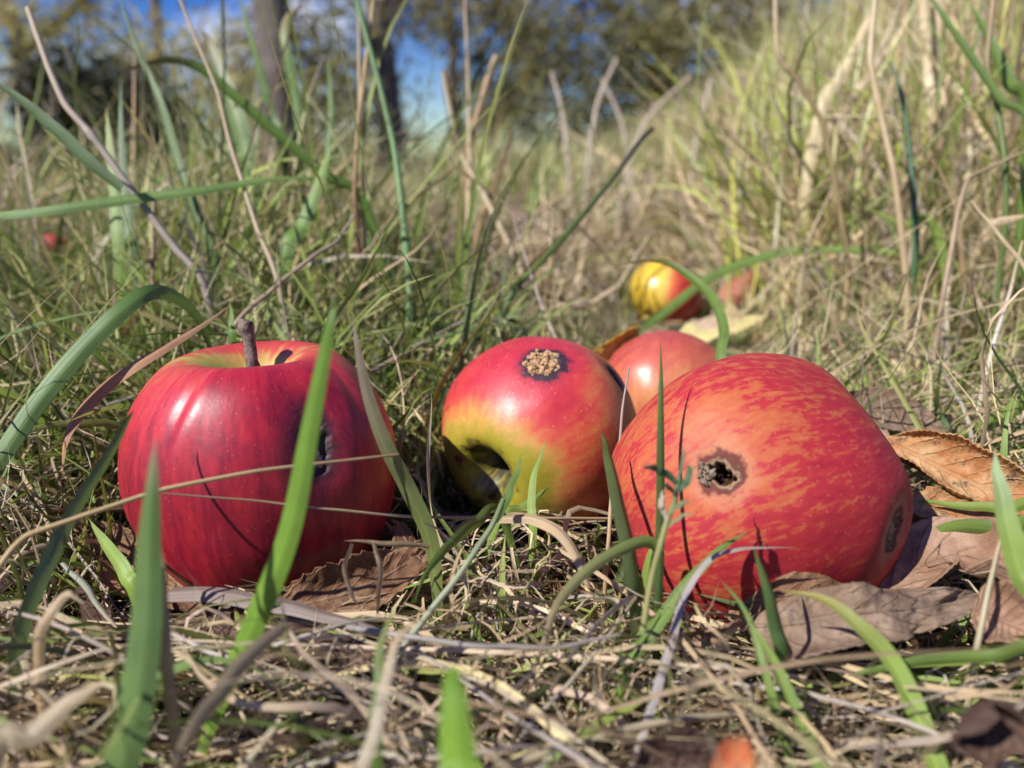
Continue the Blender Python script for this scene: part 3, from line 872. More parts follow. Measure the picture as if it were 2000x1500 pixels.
def blade(label, pts, wpx, c0, c1=None, twist=0.5, root=True, dry=False, n=48, stalk=False, base=0.7, tip=1.0, name=None, cat=None, group=None, nodes=(), parent=None, tw2=None, tp=0.45):
    """one grass blade or stalk from root to tip; wpx = widest width in photograph pixels at its own distance"""
    wp = [list(P(*p)) for p in pts]
    if root and wp[0][2] > 0.012:
        a, b = np.array(wp[0]), np.array(wp[1])
        d = norm(a - b)
        k = 0.35 * min(wp[0][2], .05)
        r = a + d * k
        r = np.array([r[0], max(r[1], 0.07), 0.0])
        r[2] = float(gz(r[0], r[1]))
        wp = [list(r)] + wp
    path = spline(wp, n)
    if stalk:
        path = 0.6 * np.stack([np.interp(np.linspace(0, len(wp) - 1, n), np.arange(len(wp)), np.array(wp)[:, k]) for k in range(3)], 1) + 0.4 * path
    c1 = c1 or c0
    path = path + (np.stack([vnoise(np.c_[np.linspace(0, 7, n), np.full(n, k * 3.1 + len(label)), np.zeros(n)], k) for k in range(3)], 1) - 0.5) * 0.0005
    dist = np.mean([p[2] for p in pts])
    wm = wpx / FPX * dist
    t = np.linspace(0, 1, n)
    gvv = np.r_[0, np.cumsum(np.linalg.norm(np.diff(path, axis=0), axis=1))]
    ct = np.array(c0)[None, :] * (1 - sstep(tp, 1, t))[:, None] + np.array(c1)[None, :] * sstep(tp, 1, t)[:, None]
    nm = name or ('grass_stalk' if stalk else 'grass_strand')
    mat = M_DRY if dry else M_GREEN
    if stalk:
        rr = wm * 0.39 * (1 - 0.55 * t ** 2 * tip)
        for kn in nodes:
            rr = rr * (1 + 0.55 * np.exp(-((t - kn) / 0.012) ** 2))
        v, f = tube(path, rr, 7, 0.05, 3, cap=False)
        nv = 7
    else:
        w = wm / max(0.45, math.cos(0.8 if isinstance(twist, str) else twist if np.isscalar(twist) else 0.5 * (twist[0] + twist[1])))
        prof = (base + (1 - base) * sstep(0, 0.35, t)) * np.clip(1 - ((t - 0.3) / 0.7).clip(0, 1) ** 2.2 * tip, 0.02, 1)
        v = ribbon_geom(path, w * prof, twist, fold=0.3 if not dry else 0.45)
        nv = 5
        f = grid_faces(n, nv)
    org = np.array(wp[0])
    gu = np.tile(np.linspace(-1, 1, nv), n)
    o = mesh_np(nm, v - org, f, mat, {'Col': ('FLOAT_COLOR', np.repeat(ct, nv, 0)), 'gu': ('FLOAT', gu), 'gv': ('FLOAT', np.repeat(gvv, nv)), 'gr': ('FLOAT', np.full(n * nv, random.uniform(0, 50)))})
    o.location = org
    if parent:
        o.location = Vector(org) - parent.location
        o.parent = parent
    else:
        tag(o, label, cat or ('grass stalk' if stalk else 'grass blade'), group or ('dry grass stalks' if stalk else 'single grass blades'))
    return o


BL = blade
# close to the lens, out of focus
BL('broad blurred green blade with a tan tip close to the lens at lower left', [(225, 1560, .118), (262, 1400, .118), (285, 1200, .12), (295, 1000, .12), (305, 850, .12)], 66, (.13, .21, .06), (.30, .24, .14), .35, tp=.8)
BL('tan withered strip along the right side of the broad blurred blade', [(330, 1330, .122), (318, 1200, .122), (312, 1100, .123), (290, 1010, .124)], 26, D_TAN, D_TAN, .3, dry=True)
BL('bright green blurred blade leaning right across the front of the crimson apple', [(360, 1560, .145), (420, 1390, .14), (490, 1230, .136), (550, 1080, .132), (600, 860, .128), (640, 660, .125), (655, 585, .125)], 46, (.17, .30, .04), (.12, .22, .03), .45, base=.4)
BL('short stubby out of focus green blade tip at bottom centre', [(900, 1600, .092), (892, 1480, .093), (888, 1380, .094), (882, 1300, .095)], 74, (.17, .30, .03), (.15, .27, .03), .3, base=1, tip=.72)
BL('withered grey topped blade hanging over the right side of the crimson apple', [(855, 1180, .185), (840, 1060, .182), (800, 960, .178), (755, 880, .172), (722, 790, .167), (700, 700, .162), (690, 620, .16)], 34, (.16, .20, .06), (.28, .22, .17), .7, tp=.3, base=.4)
BL('broad waxy blade arching over at far left above the leaf litter', [(-60, 960, .19), (0, 890, .195), (70, 790, .2), (160, 680, .205), (250, 595, .21), (310, 570, .218), (370, 600, .228), (405, 660, .236), (420, 740, .24)], 35, (.115, .20, .05), (.10, .19, .05), .35, base=.9, root=False)
BL('bluish green blade leaning right at lower left edge', [(35, 1290, .15), (75, 1150, .15), (120, 1050, .155), (180, 940, .16), (245, 835, .168), (262, 800, .17)], 30, G_BLUE, G_MID, -.6)
BL('long bent straw running from lower left across the middle of the crimson apple', [(-20, 1130, .148), (20, 1075, .15), (55, 1046, .152), (160, 1008, .155), (315, 955, .16), (500, 918, .164), (650, 900, .168), (780, 887, .172)], 15, (.50, .36, .17), D_BRN, stalk=True, dry=True, root=False, tip=.9)
BL('thin straw stretched low from the crimson apple to the middle apple', [(1195, 1012, .205), (1000, 1012, .195), (800, 1010, .182), (650, 996, .174), (500, 978, .17), (315, 966, .165)], 9, D_TAN, D_BRN, stalk=True, dry=True, root=False)
BL('brown curled dry blade resting over the left shoulder of the crimson apple', [(120, 920, .2), (135, 840, .205), (200, 760, .21), (280, 705, .213), (370, 650, .218), (455, 595, .225)], 22, D_RUST, D_BRN, .8, dry=True, root=False, base=.15)

# around the apples
BL('upright dark green blade in front of the left part of the striped apple', [(1285, 1200, .165), (1290, 1050, .168), (1291, 880, .171), (1291, 760, .174), (1290, 664, .177)], 18, G_DK, G_MID, -0.6)
BL('wide pale green blade standing between the middle and striped apples', [(1245, 1200, .17), (1230, 1090, .17), (1205, 960, .174), (1185, 880, .178), (1176, 842, .18)], 32, (.15, .20, .07), G_MID, 'sun')
BL('slender tan stem leaning between the middle and striped apples', [(1186, 1070, .19), (1195, 960, .196), (1210, 850, .205), (1228, 715, .215)], 11, D_TAN, D_GREY, stalk=True, dry=True)
BL('small fresh green blade in front of the base of the middle apple', [(1040, 1040, .205), (1038, 980, .207), (1045, 920, .21), (1066, 858, .215)], 17, G_LT, G_LT, .4)
BL('short green blade slanting right below the middle apple', [(970, 1020, .205), (1020, 990, .208), (1055, 965, .212), (1072, 952, .215)], 14, G_LT, G_MID, .5)
BL('pale whitish shoot leaning right in front of the middle apple base', [(780, 1280, .155), (830, 1210, .16), (900, 1120, .165), (960, 1030, .172), (985, 975, .177)], 17, (.42, .44, .30), (.20, .26, .10), stalk=True, tip=.3)
BL('dark green pointed blade at the tip of the pale whitish shoot', [(968, 1020, .173), (985, 985, .176), (1005, 930, .18), (1018, 885, .184)], 15, G_DK, G_MID, .5, root=False)
BL('green blade arching left from the ground between the apples', [(980, 1010, .19), (930, 1025, .182), (880, 1060, .174), (840, 1110, .168), (805, 1180, .163)], 22, G_MID, G_MID, .5)
BL('faded brown blade bent down in front of the middle apple', [(975, 1015, .18), (1040, 1015, .178), (1100, 1050, .172), (1140, 1120, .166), (1150, 1150, .164)], 22, D_TAN, D_TAN, .5, dry=True, root=False)
BL('green to tan folded blade reaching left from the foot of the striped apple', [(1265, 1110, .17), (1285, 1075, .168), (1250, 1062, .165), (1170, 1100, .16), (1095, 1170, .156), (1060, 1260, .152), (1030, 1350, .15)], 26, G_LT, (.36, .25, .17), .4, dry=False, tp=.3)
BL('grey twisted dead blade curling over the front of the striped apple', [(1235, 1500, .135), (1275, 1370, .142), (1308, 1260, .15), (1335, 1165, .156), (1385, 1092, .16), (1440, 1072, .161), (1500, 1070, .161), (1558, 1072, .162)], 15, (.33, .29, .27), (.30, .24, .19), (0.2, 1.2), dry=True, base=.6)
BL('green blade slanting up to the right across the belly of the striped apple', [(1230, 1290, .16), (1290, 1205, .161), (1350, 1130, .162), (1410, 1068, .164), (1466, 1038, .166)], 24, G_MID, G_MID, .55)
BL('wider green blade below it slanting right near the striped apple foot', [(1215, 1330, .153), (1260, 1250, .155), (1310, 1190, .157), (1362, 1120, .16)], 26, G_MID, G_LT, .5)
BL('stiff dark green blade pointing up in front of the lower striped apple', [(1530, 1300, .148), (1520, 1230, .149), (1500, 1150, .15), (1474, 1072, .153)], 34, (.10, .18, .045), G_MID, 'sun', tip=.9)
BL('yellowing blade arching down to the bottom right over the grey leaf', [(1845, 1560, .132), (1800, 1420, .136), (1745, 1300, .140), (1680, 1225, .143), (1610, 1172, .147), (1525, 1156, .15)], 38, G_LT, (.36, .32, .10), .5)
BL('narrow green blade leaning left below the stiff dark blade', [(1560, 1560, .135), (1525, 1420, .138), (1490, 1300, .142), (1460, 1200, .147), (1405, 1130, .15)], 17, G_MID, G_MID, .5)
BL('second narrow blade beside it leaning left toward the grey rolled leaf', [(1610, 1560, .132), (1570, 1420, .136), (1510, 1290, .141), (1455, 1200, .145)], 26, G_MID, G_LT, .5)
BL('soft focus green blade with a pale tip at the right edge', [(2040, 1230, .135), (1995, 1120, .138), (1965, 1020, .14), (1950, 940, .142), (1940, 880, .145)], 46, G_LT, (.30, .38, .2), .4)
BL('green blade lying level across the lower right corner above the litter', [(2040, 1290, .14), (1930, 1285, .145), (1800, 1292, .148), (1700, 1312, .15), (1655, 1320, .152)], 24, G_MID, G_MID, .5)
BL('light green blade crossing the spotted orange leaf', [(2060, 1005, .19), (1960, 995, .197), (1860, 985, .205), (1782, 978, .212)], 22, G_LT, G_LT, .35)
BL('arched green blade under the spotted orange leaf', [(2050, 1060, .175), (1950, 1035, .18), (1870, 1030, .186), (1800, 1055, .192), (1770, 1080, .195)], 30, G_MID, G_LT, .5, base=.9)
BL('broad light green blade lying behind the spotted orange leaf', [(2050, 780, .25), (1960, 815, .25), (1890, 845, .25), (1830, 872, .25)], 28, G_LT, G_LT, .5)
BL('blue green blade leaning left behind the spotted orange leaf', [(1870, 880, .262), (1845, 840, .268), (1825, 800, .275), (1810, 770, .28)], 22, G_BLUE, G_BLUE, .5)
BL('yellow green blade lying level above the dark grey leaf strip', [(1940, 690, .36), (1850, 678, .37), (1740, 685, .38), (1620, 692, .39)], 15, G_YEL, G_LT, .4)
BL('weathered flat straw strip below the foot of the crimson apple', [(330, 1158, .178), (430, 1160, .174), (540, 1180, .168), (650, 1205, .163), (740, 1225, .16)], 32, (.20, .15, .12), (.2, .15, .12), .6, dry=True, root=False, base=.9)
BL('pale grey twig lying from below the crimson apple toward centre', [(335, 1235, .158), (400, 1270, .155), (470, 1285, .153), (560, 1255, .153), (660, 1222, .155), (740, 1205, .157)], 14, (.42, .36, .32), D_GREY, stalk=True, dry=True, root=False)
BL('dry crooked stem with hanging strips right of the crimson apple base', [(840, 1068, .178), (790, 1065, .175), (730, 1060, .172), (672, 1055, .17)], 11, D_TAN, D_TAN, .4, dry=True, root=False)
BL('papery strip hanging from the right of the crooked stem', [(730, 1062, .172), (745, 1110, .17), (742, 1170, .168), (733, 1205, .167)], 11, D_TAN, D_BRN, 1.0, dry=True, root=False)
BL('papery strip hanging from the left end of the crooked stem', [(690, 1060, .17), (675, 1110, .168), (690, 1160, .166), (705, 1190, .165)], 9, D_TAN, D_BRN, 1.0, dry=True, root=False)
BL('bright young blade left of the crimson apple foot', [(270, 1170, .175), (245, 1120, .177), (205, 1060, .182), (172, 1015, .186)], 30, (.22, .34, .05), G_LT, .5)
BL('thin pale blade lying over the brown leaf at lower left', [(120, 1100, .18), (165, 1140, .175), (200, 1190, .17), (250, 1260, .165)], 12, (.35, .38, .26), D_TAN, .6, dry=True, root=False)
BL('curled tan blade at lower left edge below the purplish leaf', [(75, 1290, .14), (90, 1210, .14), (130, 1160, .142), (165, 1180, .142)], 22, D_TAN, D_PALE, .5, dry=True)
BL('long tan stalk lying along the bottom right foreground', [(980, 1500, .132), (1150, 1445, .136), (1330, 1405, .14), (1500, 1385, .145), (1680, 1360, .15)], 22, (.40, .33, .22), D_TAN, stalk=True, dry=True, root=False, tip=.3)
BL('light green blade slanting up at bottom centre right', [(1060, 1500, .132), (1130, 1440, .135), (1200, 1395, .139), (1275, 1355, .142)], 24, G_LT, G_YEL, .5)
BL('grey dry stem lying level across the bottom centre', [(680, 1225, .15), (800, 1245, .145), (950, 1265, .142), (1100, 1262, .143), (1210, 1240, .146)], 17, (.30, .26, .22), D_GREY, stalk=True, dry=True, root=False)
BL('tan stem rising right from bottom centre toward the striped apple', [(1020, 1440, .138), (1100, 1350, .142), (1180, 1250, .147), (1240, 1165, .152)], 13, (.45, .38, .28), D_TAN, stalk=True, dry=True)
BL('withered brown blade drooping across the left bottom foreground', [(560, 1220, .125), (480, 1290, .12), (420, 1370, .116), (370, 1440, .112), (330, 1520, .11)], 36, (.33, .25, .15), D_TAN, .6, dry=True, root=False)
BL('looped dry blade at bottom left corner', [(-20, 1480, .115), (70, 1430, .115), (140, 1370, .116), (210, 1330, .117)], 46, (.30, .24, .15), D_TAN, .4, dry=True)
BL('green blade arching level in the left foreground below the crimson apple', [(250, 1360, .138), (330, 1310, .137), (430, 1290, .137), (540, 1320, .136)], 20, G_MID, G_MID, .5)
BL('arched pale dry blade in the centre foreground left of the stubby blade', [(700, 1560, .11), (730, 1430, .112), (755, 1320, .116), (780, 1240, .12), (840, 1200, .124)], 24, (.36, .30, .2), D_TAN, .5, dry=True)
BL('dark green upright blade in the centre foreground', [(735, 1480, .12), (738, 1360, .122), (745, 1260, .126), (770, 1180, .13)], 24, G_DK, (.2, .22, .06), .5)
BL('tall dry stem with torn sheath at right edge above the pinkish leaf', [(1905, 1280, .15), (1925, 1180, .152), (1945, 1090, .154), (1962, 1030, .156)], 17, (.42, .36, .22), D_TAN, stalk=True, dry=True)

# behind the apples
BL('curved green blade with a brown tip bending left over the small yellow apple', [(1405, 715, .27), (1412, 640, .285), (1385, 575, .30), (1330, 528, .31), (1275, 508, .315), (1200, 518, .32)], 20, G_MID, (.26, .20, .08), .5, tp=.6)
BL('long thin green blade sweeping low from behind the small yellow apple to the right', [(1180, 690, .40), (1290, 615, .42), (1390, 540, .43), (1520, 495, .43), (1680, 487, .42), (1830, 505, .41), (2040, 560, .4)], 18, G_MID, G_LT, .4)
BL('dark tipped green stem leaning right, tallest above the middle apple', [(990, 590, .36), (1060, 510, .37), (1130, 430, .38), (1200, 345, .39), (1250, 275, .40), (1275, 250, .405)], 16, (.11, .17, .04), (.07, .05, .05), stalk=True, tip=.4, tp=.3)
BL('tan straw with a kink leaning right from centre left', [(1035, 580, .44), (990, 470, .45), (945, 380, .46), (900, 300, .47), (880, 215, .47), (865, 140, .47)], 16, (.48, .38, .22), D_TAN, stalk=True, dry=True, tip=.5)
BL('short brown straw crossing the kinked straw in the centre', [(930, 470, .46), (955, 390, .47), (985, 310, .48), (1003, 250, .49)], 14, (.32, .21, .08), (.12, .07, .04), stalk=True, dry=True)
BL('thick brown straw stub standing at top centre', [(915, 300, .50), (935, 220, .5), (955, 150, .5), (970, 110, .5)], 20, (.36, .22, .12), D_TAN, stalk=True, dry=True, tip=.1)
BL('thin branching seed stalk bending left above the middle apple', [(720, 540, .36), (735, 460, .365), (800, 390, .37), (880, 330, .38), (900, 318, .38)], 8, D_TAN, D_TAN, stalk=True, dry=True)
BL('thin bent seed stalk falling right from the branching one', [(885, 322, .385), (950, 370, .385), (1010, 415, .38), (1030, 430, .375), (1042, 520, .37)], 7, (.24, .16, .09), D_BRN, stalk=True, dry=True, root=False)
BL('tall rusty brown stalk left of centre above the gap between apples', [(700, 480, .36), (693, 380, .36), (700, 250, .365), (715, 120, .37), (735, -40, .375)], 15, (.20, .10, .05), (.50, .34, .13), stalk=True, dry=True, nodes=(.45,), tp=.2)
BL('paler tall stalk just left of the darker tan one', [(705, 330, .37), (703, 220, .375), (702, 100, .38), (700, -50, .385)], 14, (.40, .30, .18), D_TAN, stalk=True, dry=True)
BL('pale upright stalk at top centre reaching past the frame', [(912, 520, .46), (918, 300, .47), (913, 120, .475), (907, -60, .48)], 13, (.46, .38, .2), D_TAN, stalk=True, dry=True, nodes=(.4,))
BL('tall green stem standing centre left behind the apples', [(800, 640, .34), (798, 540, .345), (785, 400, .35), (768, 280, .36), (740, 160, .365), (700, 10, .37), (690, -60, .375)], 20, (.17, .28, .10), (.13, .22, .09), stalk=True, nodes=(.35,), tip=.8)
BL('bent straw from the upper left corner down to the crimson apple', [(400, 560, .30), (340, 480, .30), (250, 360, .30), (180, 265, .30), (128, 205, .30), (95, 130, .30), (55, 15, .30)], 19, (.36, .30, .24), (.56, .44, .30), stalk=True, dry=True, nodes=(.58,), tip=.4)
BL('tall dark green pointed blade at upper left crossing the sky gap', [(420, 520, .33), (385, 420, .335), (350, 320, .34), (310, 190, .35), (265, 90, .355), (225, -30, .36)], 18, G_DK, (.07, .13, .03), .5)
BL('blue green blade falling from the left edge behind the bent straw', [(240, 370, .27), (180, 320, .27), (110, 255, .27), (40, 195, .27), (-40, 140, .27)], 26, G_BLUE, G_BLUE, .6, root=False)
BL('long green blade with a curled brown end sweeping down right at upper left', [(720, 420, .37), (640, 345, .37), (540, 262, .37), (470, 200, .37), (400, 140, .37), (340, 118, .37), (270, 130, .372), (232, 150, .374)], 22, (.10, .17, .035), (.20, .11, .08), .6, tp=.6)
BL('level green blade stretched across the left middle distance', [(-40, 425, .29), (100, 410, .29), (250, 390, .295), (400, 370, .30), (520, 352, .305), (640, 345, .31)], 20, (.13, .22, .05), G_MID, .5, root=False)
BL('wide green blade rising left of the forked trunk', [(500, 420, .42), (470, 260, .42), (440, 170, .425), (410, 90, .43), (392, 55, .43)], 34, (.13, .20, .055), (.2, .15, .09), .5)
BL('green blade in front of the leftmost trunk', [(560, 330, .44), (530, 220, .44), (500, 110, .44), (460, -30, .44)], 20, (.09, .16, .04), G_MID, .4)
BL('thin bright blade right of the leftmost trunk', [(640, 360, .44), (646, 260, .44), (645, 170, .445), (640, 110, .45)], 12, (.11, .2, .04), G_MID, .3)
BL('wavy dark green blade hanging right of the leftmost trunk', [(585, 340, .45), (575, 180, .45), (556, 85, .45), (565, 30, .455), (600, 10, .46)], 22, (.09, .17, .035), D_TAN, .4)
BL('green blade leaning right behind the crimson apple stalk', [(555, 520, .33), (590, 440, .335), (625, 350, .34), (652, 275, .345)], 28, (.15, .25, .055), G_LT, .5)
BL('pale green upright blade at left with yellow edge', [(235, 530, .33), (225, 400, .335), (215, 290, .34), (206, 210, .345)], 22, (.19, .28, .07), (.32, .36, .12), .5)
BL('dull blue upright blade next to the pale green one', [(260, 520, .34), (248, 400, .345), (238, 270, .35), (236, 150, .355)], 18, G_BLUE, (.13, .2, .10), .4)
BL('thin rust straw tilted over the crimson apple from the left tuft', [(300, 560, .31), (300, 450, .315), (298, 355, .32)], 12, D_BRN, D_TAN, stalk=True, dry=True)
BL('thin straw leaning from centre left down to the crimson apple', [(545, 560, .29), (500, 440, .3), (455, 300, .31), (425, 180, .32), (375, 60, .33), (340, -30, .335)], 13, (.40, .30, .19), D_TAN, stalk=True, dry=True)
BL('grey bent straw lying right behind the crimson apple', [(720, 730, .27), (790, 690, .28), (880, 640, .30), (960, 600, .31)], 12, (.36, .28, .2), D_GREY, stalk=True, dry=True, root=False)
BL('tan kinked straw lying toward the left behind the crimson apple stalk', [(450, 650, .27), (540, 560, .28), (610, 500, .29), (660, 470, .30), (690, 420, .305)], 13, (.38, .28, .18), D_GREY, stalk=True, dry=True)
BL('short blade just left of the crimson apple stalk', [(455, 690, .24), (452, 640, .242), (450, 590, .245)], 16, (.11, .20, .03), G_MID, .4)
BL('dark green blade crossing behind the middle apple to the left', [(1010, 640, .36), (930, 655, .35), (840, 630, .345), (760, 600, .34)], 22, (.08, .15, .035), G_MID, .5)

# tall stems on the right
BL('tall kinked tan stalk with a knot at right, tallest of its tuft', [(1775, 650, .36), (1768, 520, .36), (1745, 330, .36), (1722, 230, .365), (1700, 115, .365), (1715, -60, .37)], 19, (.42, .31, .17), (.55, .43, .25), stalk=True, dry=True, nodes=(.72,), tip=.3)
BL('dark jointed stalk left of the tall kinked one', [(1655, 500, .40), (1610, 250, .40), (1560, 160, .40), (1518, 105, .40), (1513, -60, .405)], 14, (.30, .22, .10), (.45, .35, .2), stalk=True, dry=True, nodes=(.7,), tip=.3)
BL('broad pale straw leaning right among the tall right tuft', [(1590, 260, .48), (1640, 150, .48), (1690, 50, .48), (1730, -30, .48)], 24, (.58, .48, .28), D_PALE, .3, dry=True)
BL('long pale straw leaning far right in the right tuft', [(1580, 330, .50), (1660, 200, .5), (1740, 90, .5), (1790, 10, .5)], 20, (.45, .36, .22), D_PALE, .3, dry=True)
BL('bleached upright straw in the right tuft', [(1810, 260, .47), (1808, 130, .47), (1800, -40, .47)], 22, (.62, .50, .30), D_PALE, .3, dry=True, tip=.4)
BL('second bleached upright straw beside it', [(1832, 270, .48), (1830, 130, .48), (1826, -40, .48)], 20, (.60, .47, .27), D_PALE, .3, dry=True, tip=.4)
BL('rusty jointed green stem at the right edge', [(1965, 440, .34), (1962, 300, .34), (1945, 190, .345), (1928, 120, .345), (1945, -40, .35)], 15, (.14, .20, .05), (.40, .27, .15), stalk=True, nodes=(.62,), tip=.3)
BL('long green blade crossing down the upper right corner', [(2020, 300, .33), (1950, 190, .335), (1890, 100, .34), (1830, 10, .345), (1800, -40, .35)], 15, (.13, .20, .05), G_MID, .4)
BL('green blade leaning left in the upper right corner', [(2010, 260, .36), (1970, 160, .36), (1930, 70, .365), (1890, 0, .37)], 26, (.14, .22, .05), G_MID, .5)
BL('blue green stem standing in the right tuft', [(1790, 480, .38), (1780, 330, .385), (1765, 200, .39), (1740, 120, .395)], 18, (.08, .17, .07), G_BLUE, stalk=True)
BL('bent tan straw hooked at the top in the right tuft', [(1555, 620, .40), (1580, 470, .42), (1640, 340, .43), (1560, 395, .42)], 11, (.42, .33, .2), D_TAN, stalk=True, dry=True)
BL('zigzag tan stalk at right edge above the spotted orange leaf', [(1845, 560, .32), (1870, 420, .325), (1890, 350, .33), (1950, 320, .335), (2030, 285, .34)], 14, (.38, .28, .17), D_TAN, stalk=True, dry=True)
BL('dry forked stalk at right edge', [(2020, 560, .29), (1960, 470, .295), (1930, 430, .3), (1895, 390, .305)], 13, (.45, .35, .2), D_TAN, stalk=True, dry=True)
BL('dry twist of leaf on the forked stalk', [(1938, 435, .30), (1970, 428, .3), (2010, 420, .3)], 15, (.55, .42, .25), D_TAN, .4, dry=True, root=False)
BL('white stem cut short at the right edge above the orange leaf', [(1925, 730, .28), (1950, 640, .285), (1975, 560, .29), (1998, 470, .295)], 12, (.62, .56, .44), D_PALE, stalk=True, dry=True)
BL('light green blade slanting through the right middle distance', [(1830, 460, .39), (1760, 440, .395), (1690, 405, .4)], 20, G_LT, (.30, .38, .10), .4)
BL('curved tan blade standing right of centre behind the small yellow apple', [(1490, 490, .55), (1505, 440, .55), (1475, 400, .55), (1445, 385, .55)], 16, D_PALE, D_TAN, .5, dry=True)
for i_, (x_, y0_, y1_, dx_) in enumerate(((1100, 330, 140, -12), (1165, 300, 100, 20), (1215, 330, 130, -20), (1260, 320, 110, 45), (1360, 330, 150, 15), (1440, 320, 60, 30))):
    BL('stiff %s straw, %s of six standing in the far grass behind the apples' % (('grey', 'bent', 'slim', 'leaning', 'pale', 'rightmost pale')[i_], ('first', 'second', 'third', 'fourth', 'fifth', 'last')[i_]),
       [(x_ - dx_, y0_ + 60, .7 + .05 * i_), (x_, (y0_ + y1_) / 2 + 8 * i_, .7 + .05 * i_), (x_ + dx_ * 2, y1_ + 12 * ((i_ * 5) % 4), .7 + .05 * i_)], 9, (.36, .29, .21), (.45, .36, .28), .3, dry=True, tip=.5)

# --- grass shoot with little leaves in front of the striped apple
shoot = bpy.data.objects.new('grass_shoot', None)
col.objects.link(shoot)
shoot.location = P(1258, 1230, 0.1462)
tag(shoot, 'small branching green shoot with short side leaves in front of the striped apple', 'grass shoot')
BL('', [(1258, 1230, 0.1462), (1275, 1130, 0.1471), (1298, 1040, 0.148), (1318, 975, 0.1489), (1328, 935, 0.1489)], 17, (.34, .33, .12), (.07, .12, .05), stalk=True, name='stem', parent=shoot, root=False, tip=.5)
for pts_, w_, c_ in (([(1325, 945, 0.1489), (1300, 925, 0.148), (1275, 915, 0.1471), (1254, 909, 0.1462)], 15, (.06, .13, .06)), ([(1322, 960, 0.1489), (1340, 945, 0.148), (1347, 920, 0.148), (1343, 905, 0.1489)], 14, (.07, .13, .06)),
                     ([(1326, 940, 0.1489), (1332, 915, 0.1489), (1335, 890, 0.1499), (1334, 868, 0.1508)], 7, (.10, .16, .07)), ([(1320, 965, 0.148), (1305, 950, 0.1471), (1295, 947, 0.1462)], 9, (.09, .12, .06)),
                     ([(1312, 1000, 0.148), (1330, 985, 0.1471), (1352, 978, 0.1462)], 10, (.16, .2, .08)), ([(1305, 1015, 0.148), (1292, 985, 0.148), (1295, 955, 0.1489)], 12, (.42, .36, .26)), ([(1300, 1035, 0.148), (1330, 1010, 0.1471), (1358, 1000, 0.1462)], 7, (.2, .24, .12))):
    BL('', pts_, w_, c_, c_, .5, name='leaf', parent=shoot, root=False)


# ------------------------------------------------------------------ grass masses
BLOCK = [  # (x0,y0,x1,y1,depth): views kept open towards the fruit and leaves
    (235, 560, 800, 1130, .225), (850, 640, 1260, 990, .262), (1180, 660, 1800, 1130, .21), (1165, 625, 1430, 800, .34), (1215, 500, 1390, 625, .60),
    (80, 440, 140, 490, 1.1), (1480, 1090, 1960, 1270, .168), (1720, 830, 2010, 1040, .212), (560, 1060, 870, 1190, .185), (120, 1040, 370, 1200, .19), (1640, 765, 1850, 860, .25), (1290, 600, 1500, 670, .42), (1415, 520, 1490, 595, .53), (1400, 1420, 1480, 1500, .12)]


SPARSE = [(-50, 0, 900, 235, .55), (-50, 235, 330, 430, .4), (1180, 430, 1440, 620, .4)]


